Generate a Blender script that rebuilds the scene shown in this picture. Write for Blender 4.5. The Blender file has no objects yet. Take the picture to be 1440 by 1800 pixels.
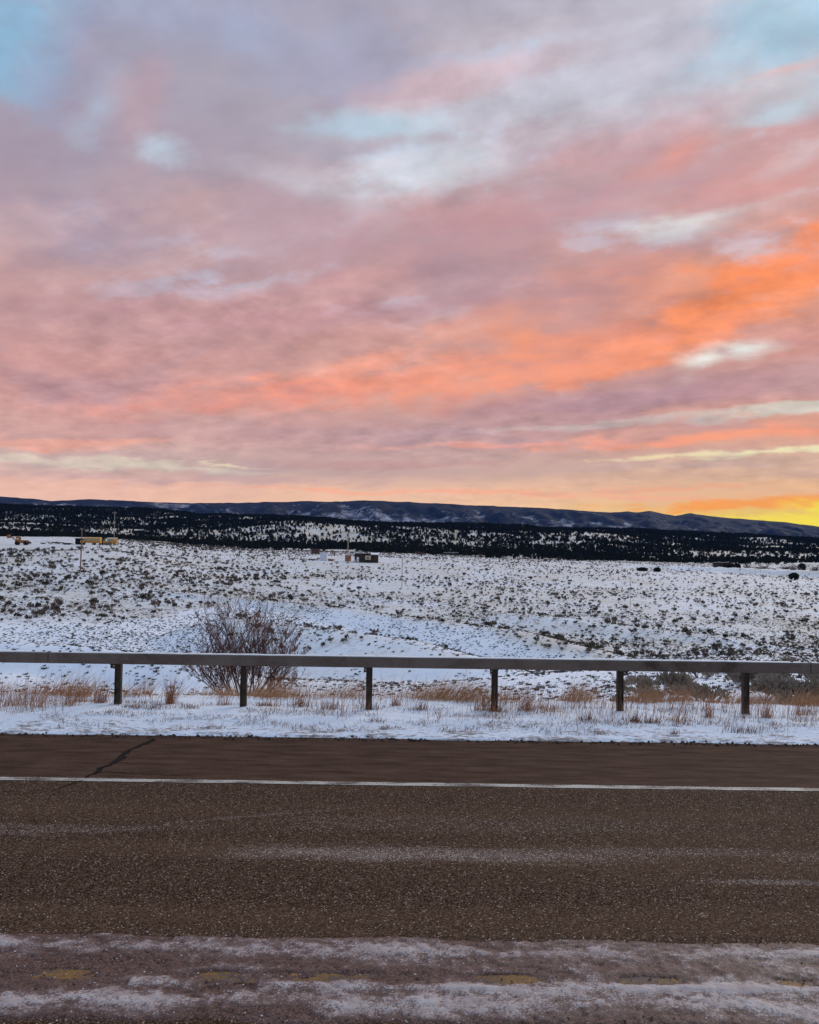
import bpy, bmesh, math, random
import numpy as np
from mathutils import Vector, Matrix
R = math.radians
random.seed(7); rng = np.random.default_rng(11)
sc = bpy.context.scene
col = sc.collection

# ------------------------------------------------------------------ camera
EYE = 2.4; F = 1441.0
PITCH = math.atan(60.0 / F); ROLL = R(0.8)
cam_d = bpy.data.cameras.new('camera'); cam = bpy.data.objects.new('camera', cam_d); col.objects.link(cam)
cam_d.sensor_fit = 'VERTICAL'; cam_d.sensor_height = 36.0; cam_d.lens = 36.0 * F / 1800.0
cam_d.clip_start = 0.1; cam_d.clip_end = 40000
CAM_ROT = Matrix.Rotation(R(90) + PITCH, 3, 'X') @ Matrix.Rotation(ROLL, 3, 'Z')
cam.rotation_euler = CAM_ROT.to_euler(); cam.location = (0, 0, EYE)
sc.camera = cam

def ray(px, py):
    return CAM_ROT @ Vector(((px - 720) / F, (900 - py) / F, -1.0))
def at(px, py, d):
    """the point at forward distance d metres that the photograph shows at px, py"""
    r = ray(px, py); k = d / r.y
    return Vector((r.x * k, d, EYE + r.z * k))

def lin(c):
    return tuple(((v / 255.0) / 12.92 if v / 255.0 <= 0.04045 else ((v / 255.0 + 0.055) / 1.055) ** 2.4) for v in c)
def c4(c): return (*lin(c), 1.0)

# ------------------------------------------------------------------ world: dusk sky with a lit cloud deck
SUN_AZ, SUN_EL = R(36), R(27)      # azimuth measured from +Y towards +X
W = bpy.data.worlds.new('World'); sc.world = W; W.use_nodes = True
wt = W.node_tree; wn = wt.nodes; wl = wt.links; wn.clear()
def N(t, **kw):
    n = wn.new(t)
    for k, v in kw.items(): setattr(n, k, v)
    return n
def L(a, b): wl.new(a, b)
def WM(op, a, b=None, clamp=False):
    n = N('ShaderNodeMath', operation=op, use_clamp=clamp)
    for i, v in enumerate((a, b)):
        if v is None: continue
        if isinstance(v, (int, float)): n.inputs[i].default_value = v
        else: L(v, n.inputs[i])
    return n.outputs[0]
def WV(op, a, b=None):
    n = N('ShaderNodeVectorMath', operation=op)
    for i, v in enumerate((a, b)):
        if v is None: continue
        if isinstance(v, (tuple, list)): n.inputs[i].default_value = v
        elif isinstance(v, (int, float)): n.inputs[3].default_value = v
        else: L(v, n.inputs[i])
    return n
def WR(v, a, b, c=0.0, d=1.0, smooth=True):
    n = N('ShaderNodeMapRange', interpolation_type='SMOOTHSTEP' if smooth else 'LINEAR')
    L(v, n.inputs['Value']); n.inputs['From Min'].default_value = a; n.inputs['From Max'].default_value = b
    n.inputs['To Min'].default_value = c; n.inputs['To Max'].default_value = d
    return n.outputs[0]
def WMIX(f, a, b, mode='MIX'):
    n = N('ShaderNodeMix', data_type='RGBA', blend_type=mode)
    if isinstance(f, (int, float)): n.inputs[0].default_value = f
    else: L(f, n.inputs[0])
    for i, v in ((6, a), (7, b)):
        if isinstance(v, tuple): n.inputs[i].default_value = v
        else: L(v, n.inputs[i])
    return n.outputs[2]
def WNOISE(v, scale, detail, rough=0.55, dist=0.0):
    n = N('ShaderNodeTexNoise'); L(v, n.inputs['Vector'])
    n.inputs['Scale'].default_value = scale; n.inputs['Detail'].default_value = detail
    n.inputs['Roughness'].default_value = rough; n.inputs['Distortion'].default_value = dist
    return n
tc = N('ShaderNodeTexCoord')
sep = N('ShaderNodeSeparateXYZ'); L(tc.outputs['Generated'], sep.inputs[0])
az = WM('ARCTAN2', sep.outputs[0], sep.outputs[1])
el = WM('ARCSINE', sep.outputs[2])
elp = WM('MAXIMUM', el, 0.0)
# cloud-deck coordinates: the deck is a flat layer overhead, so its texture flattens towards the horizon
zz = WM('ADD', WM('MAXIMUM', sep.outputs[2], 0.0), 0.24)
cx = WM('DIVIDE', sep.outputs[0], zz); cy = WM('DIVIDE', sep.outputs[1], zz)
deck = N('ShaderNodeCombineXYZ'); L(cx, deck.inputs[0]); L(cy, deck.inputs[1])
mp = N('ShaderNodeMapping', vector_type='TEXTURE'); L(deck.outputs[0], mp.inputs[0])
mp.inputs['Rotation'].default_value = (0, 0, R(-22)); mp.inputs['Scale'].default_value = (1.35, .70, 1)
n_big = WNOISE(mp.outputs[0], 1.1, 3.0, 0.5, 0.3)
n_mid = WNOISE(mp.outputs[0], 3.2, 6.0, 0.55, 0.2)
mp2 = N('ShaderNodeMapping', vector_type='TEXTURE'); L(deck.outputs[0], mp2.inputs[0]); mp2.inputs['Rotation'].default_value = (0, 0, R(-22)); mp2.inputs['Scale'].default_value = (1.0, .95, 1)
n_fine = WNOISE(mp2.outputs[0], 10.0, 5.0, 0.55, 0.1)
# angular map in units of the photograph's pixels at its centre, warped by the deck noise
U = WM('MULTIPLY', az, F); V = WM('MULTIPLY', el, F)
def centred(o, amp): return WM('MULTIPLY', WM('SUBTRACT', o, 0.5), amp)
vscale = WR(el, 0.0, 0.35, 0.22, 1.0, False)
nb = N('ShaderNodeSeparateColor'); L(n_big.outputs['Color'], nb.inputs[0])
nm = N('ShaderNodeSeparateColor'); L(n_mid.outputs['Color'], nm.inputs[0])
nf = N('ShaderNodeSeparateColor'); L(n_fine.outputs['Color'], nf.inputs[0])
du = WM('ADD', centred(nb.outputs[0], 120), centred(nm.outputs[0], 70))
dv = WM('MULTIPLY', WM('ADD', WM('ADD', centred(nb.outputs[1], 90), centred(nm.outputs[1], 90)), centred(nf.outputs[1], 26)), vscale)
mott = WM('ADD', WM('ADD', centred(nm.outputs[2], 1.7), centred(nf.outputs[2], 1.5)), centred(nb.outputs[2], .5))
Uw = WM('ADD', U, du); Vw = WM('ADD', V, dv)
UV = N('ShaderNodeCombineXYZ'); L(Uw, UV.inputs[0]); L(Vw, UV.inputs[1])
# base: three elevation ramps, chosen by the angle from the sunset
def ramp(stops):
    r = N('ShaderNodeValToRGB'); e = r.color_ramp
    e.interpolation = 'EASE'
    stops = sorted(((960 - py) / 1440.0, c) for py, c in stops)
    while len(e.elements) < len(stops): e.elements.new(0.5)
    for el_, (p, c) in zip(e.elements, stops):
        el_.position = min(max(p, 0), 1); g_ = sum(c) / 3; el_.color = c4(tuple(v + (g_ - v) * .18 for v in c))
    L(WM('DIVIDE', Vw, 1440.0), r.inputs[0]); return r.outputs[0]
top = (-480, (152, 190, 232))
left = ramp([(960, (255, 200, 160)), (862, (252, 190, 156)), (825, (206, 172, 160)), (775, (214, 156, 144)), (690, (212, 150, 142)), (590, (196, 146, 146)), (470, (180, 150, 160)), (330, (166, 152, 170)), (200, (160, 160, 180)), (60, (152, 166, 196)), top])
cent = ramp([(960, (255, 208, 140)), (868, (255, 196, 148)), (830, (208, 166, 150)), (770, (196, 152, 148)), (700, (218, 156, 140)), (610, (214, 152, 140)), (500, (196, 152, 154)), (390, (192, 158, 165)), (280, (186, 176, 188)), (140, (186, 176, 190)), (30, (168, 172, 196)), top])
rght = ramp([(960, (255, 226, 20)), (905, (255, 206, 66)), (868, (252, 188, 124)), (825, (220, 176, 145)), (770, (236, 160, 128)), (700, (196, 146, 144)), (620, (222, 148, 126)), (540, (236, 148, 112)), (450, (210, 154, 146)), (330, (206, 158, 156)), (230, (200, 170, 175)), (110, (196, 196, 208)), top])
sd = WM('ABSOLUTE', WM('SUBTRACT', az, R(34)))
sd = WM('MINIMUM', sd, WM('SUBTRACT', 2 * math.pi, sd))
base = WMIX(WR(sd, R(8), R(34)), rght, cent)
base = WMIX(WR(sd, R(32), R(58)), base, left)
anti = ramp([(960, (180, 184, 206)), (800, (170, 182, 212)), (600, (160, 182, 222)), (300, (154, 184, 228)), top])
base = WMIX(WR(sd, R(64), R(115)), base, anti)
# clear sky seen through thin places in the deck
sky = N('ShaderNodeTexSky'); sky.sky_type = 'NISHITA'; sky.sun_disc = False
sky.sun_elevation = SUN_EL; sky.sun_rotation = SUN_AZ; sky.altitude = 1800
clear = WV('SCALE', sky.outputs[0], 0.1); clear = clear.outputs[0]
thin = WM('MULTIPLY', WR(WM('ADD', n_mid.outputs[0], centred(n_fine.outputs[0], .35)), 0.53, 0.62), WR(el, R(13), R(21)))
thin = WM('MULTIPLY', thin, WR(n_big.outputs[0], 0.40, 0.58))
gap = WMIX(0.65, clear, c4((196, 208, 222)))
skyc = WMIX(WM('MULTIPLY', thin, 0.7), base, gap)
# named banks and openings of the deck: (px, py, half-length, half-height, tilt, colour, strength)
FEAT = [
 (420, 55, 300, 70, 0, (154, 170, 202), .55), (640, 120, 200, 40, 4, (172, 172, 196), .5),
 (30, 60, 95, 95, -20, (138, 186, 216), .95), (165, 190, 40, 95, -32, (176, 192, 212), .75),
 (120, 130, 60, 90, -35, (160, 152, 176), .5),
 (240, 195, 60, 130, -24, (190, 162, 170), .75), (270, 262, 75, 34, 6, (190, 206, 220), .85),
 (650, 212, 140, 26, 2, (184, 210, 226), .95), (600, 262, 130, 18, -4, (165, 165, 182), .6),
 (560, 330, 170, 22, -8, (208, 210, 220), .7), (800, 300, 180, 50, 6, (204, 210, 220), .85),
 (470, 400, 250, 50, 0, (188, 158, 166), .6), (120, 400, 140, 60, 0, (162, 150, 170), .5),
 (930, 175, 240, 34, 4, (200, 206, 216), .6), (860, 128, 210, 30, 6, (214, 178, 180), .65),
 (1180, 95, 300, 80, 5, (200, 200, 214), .85), (1240, 182, 290, 36, 6, (206, 208, 218), .85),
 (1400, 45, 150, 60, 10, (166, 202, 222), .85), (1400, 185, 130, 26, 5, (182, 204, 216), .8),
 (1375, 128, 70, 9, 4, (228, 184, 178), .8), (1390, 172, 60, 10, 8, (168, 176, 188), .6),
 (1080, 262, 220, 42, 10, (208, 162, 162), .75), (1165, 285, 85, 22, 18, (240, 152, 130), .75),
 (1370, 250, 120, 20, 14, (196, 148, 152), .7), (1330, 335, 170, 32, 12, (208, 152, 148), .75),
 (1420, 285, 70, 14, 12, (210, 200, 206), .7), (1030, 350, 120, 14, 8, (186, 156, 166), .6),
 (1190, 412, 130, 20, 4, (220, 226, 226), 1.0), (1340, 400, 110, 16, 10, (204, 160, 158), .7),
 (900, 395, 190, 40, 4, (200, 148, 148), .6), (800, 460, 260, 50, 4, (188, 146, 152), .6),
 (560, 540, 330, 36, 4, (190, 142, 148), .5), (640, 500, 100, 20, 0, (212, 150, 146), .6),
 (1050, 500, 200, 30, 14, (206, 148, 142), .5),
 (1080, 580, 380, 80, 15, (232, 156, 126), .6), (1300, 522, 290, 52, 18, (250, 142, 84), .9), (1090, 602, 320, 48, 12, (246, 150, 104), .8),
 (820, 655, 380, 40, 7, (240, 156, 126), .7), (500, 680, 240, 22, 8, (246, 152, 122), .75),
 (330, 708, 220, 18, 5, (234, 156, 138), .6), (110, 776, 160, 10, 2, (246, 168, 138), .7),
 (1380, 600, 130, 22, 12, (200, 146, 142), .7), (1240, 628, 58, 19, 16, (232, 236, 228), 1.0),
 (1322, 614, 44, 20, 8, (222, 224, 216), 1.0), (1280, 612, 16, 10, 0, (190, 146, 146), .8),
 (1170, 695, 360, 24, 2, (186, 142, 144), .75), (1410, 724, 130, 8, 5, (216, 212, 196), .85),
 (1090, 745, 240, 5, 1, (206, 190, 178), .7), (1300, 770, 300, 10, 2, (252, 160, 120), .8),
 (900, 780, 260, 6, 1, (240, 164, 140), .7), (560, 760, 300, 18, 1, (192, 152, 150), .6),
 (1340, 800, 190, 7, 1, (246, 238, 186), .9), (1180, 806, 120, 4, 1, (240, 216, 170), .7),
 (180, 811, 300, 8, -1, (222, 208, 184), .8), (390, 814, 70, 3, 0, (244, 228, 190), .7),
 (640, 816, 220, 9, 0, (196, 152, 144), .7), (300, 836, 300, 8, 0, (206, 168, 158), .6), (1250, 836, 320, 12, 0, (218, 176, 144), .7),
 (760, 866, 380, 5, -1, (255, 176, 136), .7), (1120, 862, 260, 4, 2, (250, 172, 128), .6),
 (1330, 886, 240, 9, 2, (255, 160, 48), .9), (1450, 922, 320, 27, 4, (255, 228, 50), 1.0),
]
for k, (px, py, rx, ry, ang, c, s) in enumerate(FEAT):
    d = ray(px, py).normalized()
    u0 = math.atan2(d.x, d.y) * F; v0 = math.asin(d.z) * F
    m = N('ShaderNodeMapping', vector_type='TEXTURE'); L(UV.outputs[0], m.inputs[0])
    m.inputs['Location'].default_value = (u0, v0, 0)
    m.inputs['Rotation'].default_value = (0, 0, R(ang)); m.inputs['Scale'].default_value = (rx * 1.25, ry * 1.25, 1)
    r = WM('ADD', WV('LENGTH', m.outputs[0]).outputs['Value'], mott)
    wisp = ry < 24 and py < 720
    skyc = WMIX(WR(r, 1.35 if wisp else 1.12, -.5 if wisp else .22, 0.0, s), skyc, c4(c))
# thicker, unlit folds of cloud are mauve-grey, thin lit edges peach
fold = WM('ADD', WM('ADD', WM('MULTIPLY', nm.outputs[1], .42), WM('MULTIPLY', nf.outputs[1], .14)), WM('MULTIPLY', nb.outputs[2], .44))
skyc = WMIX(WM('MULTIPLY', WR(fold, .49, .585), WR(el, R(1), R(8), .1, .50)), skyc, WMIX(.52, skyc, c4((156, 138, 156))))
skyc = WMIX(WM('MULTIPLY', WR(fold, .49, .41), WR(el, R(1), R(8), .1, .40)), skyc, WMIX(.55, skyc, c4((232, 190, 178))))
# texture of the deck: soft billows, lighter and darker
tex = WM('ADD', WM('MULTIPLY', WM('SUBTRACT', n_mid.outputs[0], 0.5), 0.36), WM('MULTIPLY', WM('MULTIPLY', WM('SUBTRACT', n_fine.outputs[0], 0.5), 0.95), WR(n_big.outputs[0], .36, .62, .12, 1.0)))
tex = WM('ADD', WM('MULTIPLY', tex, WR(el, 0.0, R(9), 0.25, 1.0)), 1.0)
skyt = WV('SCALE', skyc); L(tex, skyt.inputs[3])
bg = N('ShaderNodeBackground'); L(skyt.outputs[0], bg.inputs[0]); bg.inputs[1].default_value = 1.06
wo = N('ShaderNodeOutputWorld'); L(bg.outputs[0], wo.inputs[0])
W.cycles.sampling_method = 'MANUAL'; W.cycles.sample_map_resolution = 512

# ------------------------------------------------------------------ sun: added soft fill standing in for the glow, raised above it
sun_d = bpy.data.lights.new('sun', 'SUN'); sun = bpy.data.objects.new('sun', sun_d); col.objects.link(sun)
sun_d.energy = 1.5; sun_d.angle = R(30); sun_d.color = (1.0, 0.95, 0.88)
sd_ = Vector((math.sin(SUN_AZ) * math.cos(SUN_EL), math.cos(SUN_AZ) * math.cos(SUN_EL), math.sin(SUN_EL)))
sun.rotation_euler = sd_.to_track_quat('Z', 'Y').to_euler()

vs = sc.view_settings; vs.view_transform = 'Standard'; vs.look = 'None'; vs.exposure = 0.0; vs.gamma = 1.0; vs.use_curve_mapping = False
sc.cycles.use_denoising = True
sc.cycles.max_bounces = 5; sc.cycles.diffuse_bounces = 2; sc.cycles.glossy_bounces = 2; sc.cycles.volume_bounces = 0
sc.cycles.transparent_max_bounces = 4

# ------------------------------------------------------------------ helpers
def tag(o, label=None, cat=None, group=None, kind=None):
    if label: o['label'] = label
    if cat: o['category'] = cat
    if group: o['group'] = group
    if kind: o['kind'] = kind
    return o
def mesh_obj(name, verts, faces, mat=None, parent=None, smooth=False, loc=(0, 0, 0)):
    me = bpy.data.meshes.new(name); me.from_pydata([tuple(v) for v in verts], [], faces); me.update()
    if smooth: me.polygons.foreach_set('use_smooth', [True] * len(me.polygons))
    if mat: me.materials.append(mat)
    o = bpy.data.objects.new(name, me); o.location = loc; o.parent = parent; col.objects.link(o); return o
def np_mesh(name, co, quads, mat, smooth=True):
    """co (n,3), quads (m,k) as numpy arrays"""
    me = bpy.data.meshes.new(name); k = quads.shape[1]
    me.vertices.add(len(co)); me.vertices.foreach_set('co', np.ascontiguousarray(co, dtype=np.float32).ravel())
    me.loops.add(quads.size); me.loops.foreach_set('vertex_index', np.ascontiguousarray(quads, dtype=np.int32).ravel())
    me.polygons.add(len(quads)); me.polygons.foreach_set('loop_start', np.arange(0, quads.size, k, dtype=np.int32))
    me.polygons.foreach_set('loop_total', np.full(len(quads), k, dtype=np.int32))
    me.update(calc_edges=True); me.validate()
    me.polygons.foreach_set('use_smooth', np.full(len(me.polygons), smooth, dtype=bool))
    if mat: me.materials.append(mat)
    return me
def np_obj(name, co, quads, mat, smooth=True, parent=None):
    o = bpy.data.objects.new(name, np_mesh(name, co, quads, mat, smooth)); o.parent = parent; col.objects.link(o); return o
def grid_quads(nr, nc):
    a = np.arange(nr * nc).reshape(nr, nc)
    return np.stack([a[:-1, :-1], a[:-1, 1:], a[1:, 1:], a[1:, :-1]], -1).reshape(-1, 4)
def empty(name, loc, rz=0.0):
    o = bpy.data.objects.new(name, None); o.location = loc; o.rotation_euler = (0, 0, rz); o.empty_display_size = 0.2; col.objects.link(o); return o
class MB:
    def __init__(s): s.v = []; s.f = []
    def box(s, x0, x1, y0, y1, z0, z1):
        n = len(s.v)
        s.v += [(x0, y0, z0), (x1, y0, z0), (x1, y1, z0), (x0, y1, z0), (x0, y0, z1), (x1, y0, z1), (x1, y1, z1), (x0, y1, z1)]
        s.f += [tuple(n + i for i in q) for q in ((3, 2, 1, 0), (4, 5, 6, 7), (0, 1, 5, 4), (1, 2, 6, 5), (2, 3, 7, 6), (3, 0, 4, 7))]
        return s
    def prism(s, prof, x0, x1):
        """profile of (y, z) pairs, counter-clockwise seen from +x, drawn along x"""
        n = len(s.v); k = len(prof)
        s.v += [(x0, y, z) for y, z in prof] + [(x1, y, z) for y, z in prof]
        s.f += [tuple(n + i for i in reversed(range(k))), tuple(n + k + i for i in range(k))]
        s.f += [(n + i, n + (i + 1) % k, n + k + (i + 1) % k, n + k + i) for i in range(k)]
        return s
    def tube(s, pts, rad, sides=6, cap=True):
        base = len(s.v); m = len(pts)
        for i, p in enumerate(pts):
            p = Vector(p); a = Vector(pts[max(i - 1, 0)]); b = Vector(pts[min(i + 1, m - 1)])
            t = (b - a).normalized(); u = t.orthogonal().normalized(); w = t.cross(u)
            r = rad[i] if isinstance(rad, (list, tuple)) else rad
            for k in range(sides):
                q = 2 * math.pi * k / sides; s.v.append(tuple(p + (u * math.cos(q) + w * math.sin(q)) * r))
        for i in range(m - 1):
            for k in range(sides):
                k2 = (k + 1) % sides
                s.f.append((base + i * sides + k, base + i * sides + k2, base + (i + 1) * sides + k2, base + (i + 1) * sides + k))
        if cap:
            s.f.append(tuple(base + k for k in reversed(range(sides)))); s.f.append(tuple(base + (m - 1) * sides + k for k in range(sides)))
        return s
    def build(s, name, mat, parent=None, smooth=False, loc=(0, 0, 0)):
        return mesh_obj(name, s.v, s.f, mat, parent, smooth, loc)

# smooth value noise for the terrain
_T = rng.random((256, 256))
def vnoise(x, y):
    xi = np.floor(x).astype(int); yi = np.floor(y).astype(int); fx = x - xi; fy = y - yi
    fx = fx * fx * fx * (fx * (fx * 6 - 15) + 10); fy = fy * fy * fy * (fy * (fy * 6 - 15) + 10)
    g = lambda i, j: _T[i % 256, j % 256]
    return (g(xi, yi) * (1 - fx) + g(xi + 1, yi) * fx) * (1 - fy) + (g(xi, yi + 1) * (1 - fx) + g(xi + 1, yi + 1) * fx) * fy - 0.5
def fbm(x, y, oct=4, gain=0.5):
    s = 0; a = 1.0
    for k in range(oct):
        s = s + a * vnoise(x * 2 ** k + 17.3 * k, y * 2 ** k + 9.1 * k); a *= gain
    return s
def sstep(x, a, b):
    t = np.clip((x - a) / (b - a), 0, 1); return t * t * (3 - 2 * t)

# ------------------------------------------------------------------ materials
def mat_new(name, rough=0.8):
    m = bpy.data.materials.new(name); m.use_nodes = True
    nt = m.node_tree; b = nt.nodes['Principled BSDF']; b.inputs['Roughness'].default_value = rough
    b.inputs['Specular IOR Level'].default_value = 0.12
    return m, nt, b
def nd(nt, t, **kw):
    n = nt.nodes.new(t)
    for k, v in kw.items(): setattr(n, k, v)
    return n
def coords(nt, scale=(1, 1, 1), obj=False):
    tc = nd(nt, 'ShaderNodeTexCoord') if obj else nd(nt, 'ShaderNodeNewGeometry')
    m = nd(nt, 'ShaderNodeMapping'); m.inputs['Scale'].default_value = scale
    nt.links.new(tc.outputs['Object' if obj else 'Position'], m.inputs[0]); return m.outputs[0]
def noise(nt, v, scale, detail=4, rough=0.55, dist=0):
    n = nd(nt, 'ShaderNodeTexNoise'); nt.links.new(v, n.inputs['Vector'])
    for k, x in (('Scale', scale), ('Detail', detail), ('Roughness', rough), ('Distortion', dist)): n.inputs[k].default_value = x
    return n.outputs[0]
def rng_(nt, v, a, b, c=0.0, d=1.0):
    n = nd(nt, 'ShaderNodeMapRange', interpolation_type='SMOOTHSTEP'); nt.links.new(v, n.inputs[0])
    for i, x in enumerate((a, b, c, d)): n.inputs[i + 1].default_value = x
    return n.outputs[0]
def mixc(nt, f, a, b, mode='MIX'):
    n = nd(nt, 'ShaderNodeMix', data_type='RGBA', blend_type=mode)
    if isinstance(f, (int, float)): n.inputs[0].default_value = f
    else: nt.links.new(f, n.inputs[0])
    for i, v in ((6, a), (7, b)):
        if isinstance(v, tuple): n.inputs[i].default_value = v if len(v) == 4 else (*v, 1)
        else: nt.links.new(v, n.inputs[i])
    return n.outputs[2]
def mth(nt, op, a, b=None, clamp=False):
    n = nd(nt, 'ShaderNodeMath', operation=op, use_clamp=clamp)
    for i, v in enumerate((a, b)):
        if v is None: continue
        if isinstance(v, (int, float)): n.inputs[i].default_value = v
        else: nt.links.new(v, n.inputs[i])
    return n.outputs[0]
def bump(nt, b, h, strength, dist):
    n = nd(nt, 'ShaderNodeBump'); n.inputs['Strength'].default_value = strength; n.inputs['Distance'].default_value = dist
    nt.links.new(h, n.inputs['Height']); nt.links.new(n.outputs[0], b.inputs['Normal'])
def plain(name, c, rough=0.7, var=0.25, scale=3.0, metal=0.0, obj=True):
    m, nt, b = mat_new(name, rough); v = coords(nt, obj=obj)
    n = noise(nt, v, scale, 5)
    nt.links.new(mixc(nt, rng_(nt, n, .3, .7), tuple(x * (1 - var) for x in c), tuple(min(1, x * (1 + var)) for x in c)), b.inputs['Base Color'])
    b.inputs['Metallic'].default_value = metal; return m
def varied(name, c1, c2, rough=0.85, extra=None):
    """colour differs from one plant to the next"""
    m, nt, b = mat_new(name, rough); oi = nd(nt, 'ShaderNodeObjectInfo')
    c = mixc(nt, oi.outputs['Random'], c1, c2)
    n = noise(nt, coords(nt), 6.0, 3)
    nt.links.new(mixc(nt, rng_(nt, n, .35, .7, 0, .5), c, tuple(x * .5 for x in c1)), b.inputs['Base Color']); return m
def blade_mat(name, c1, c2):
    m, nt, b = mat_new(name, 0.8); a = nd(nt, 'ShaderNodeAttribute', attribute_name='tint')
    nt.links.new(mixc(nt, a.outputs['Fac'], c1, c2), b.inputs['Base Color']); return m

def sep_xyz(nt, v):
    s = nd(nt, 'ShaderNodeSeparateXYZ'); nt.links.new(v, s.inputs[0]); return s.outputs
# snowy rangeland: thin snow over straw-coloured grass and brown soil
def ground_material():
    m, nt, b = mat_new('snowy_rangeland', 0.75); L2 = nt.links.new
    g = nd(nt, 'ShaderNodeNewGeometry'); P = g.outputs['Position']
    at_ = nd(nt, 'ShaderNodeAttribute', attribute_name='grass_and_shade')          # grass through the snow; on the far hills also painted shade
    n1 = noise(nt, P, 0.05, 5, .6); n2 = noise(nt, P, 0.45, 5, .62); n3 = noise(nt, coords(nt, (1, 0.7, 1)), 2.3, 5, .7)
    n4 = noise(nt, P, 6.0, 3, .7)
    snow = mixc(nt, rng_(nt, n2, .35, .7), (.77, .81, .87), (.85, .87, .90))
    straw = mixc(nt, rng_(nt, n3, .35, .65), (.36, .25, .15), (.17, .115, .075))
    cover = mth(nt, 'ADD', mth(nt, 'MULTIPLY', n2, .55), mth(nt, 'MULTIPLY', n3, .55))
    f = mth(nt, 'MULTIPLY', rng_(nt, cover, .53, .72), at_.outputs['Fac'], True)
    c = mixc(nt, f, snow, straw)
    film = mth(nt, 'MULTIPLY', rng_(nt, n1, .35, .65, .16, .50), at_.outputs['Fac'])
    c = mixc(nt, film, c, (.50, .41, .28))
    nz = sep_xyz(nt, g.outputs['Normal'])[2]
    steep = mth(nt, 'MULTIPLY', rng_(nt, nz, .93, .80), rng_(nt, n2, .40, .58))
    c = mixc(nt, steep, c, (.15, .095, .07))
    L2(c, b.inputs['Base Color'])
    h = mth(nt, 'ADD', n3, mth(nt, 'MULTIPLY', n4, .35)); bump(nt, b, h, 0.55, 0.12); return m
M_ground = ground_material()
def mountain_material():
    m, nt, b = mat_new('forested_mountain', 0.9)
    g = nd(nt, 'ShaderNodeNewGeometry'); P = g.outputs['Position']
    s = coords(nt, (1, .6, 1.0)); at_ = nd(nt, 'ShaderNodeAttribute', attribute_name='open')
    n1 = noise(nt, s, .0016, 6, .6, .6); n2 = noise(nt, s, .011, 6, .7); n3 = noise(nt, s, .03, 3, .7)
    k = mth(nt, 'ADD', mth(nt, 'MULTIPLY', n1, .5), mth(nt, 'ADD', mth(nt, 'MULTIPLY', n2, .4), mth(nt, 'MULTIPLY', n3, .25)))
    k = mth(nt, 'ADD', k, mth(nt, 'MULTIPLY', mth(nt, 'SUBTRACT', at_.outputs['Fac'], .5), .42))
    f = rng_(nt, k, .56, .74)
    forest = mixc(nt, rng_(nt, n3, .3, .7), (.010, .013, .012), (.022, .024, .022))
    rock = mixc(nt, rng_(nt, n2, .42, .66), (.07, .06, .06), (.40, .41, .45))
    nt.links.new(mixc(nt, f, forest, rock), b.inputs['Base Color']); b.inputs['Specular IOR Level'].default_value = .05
    return m
M_mount = mountain_material()
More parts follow.
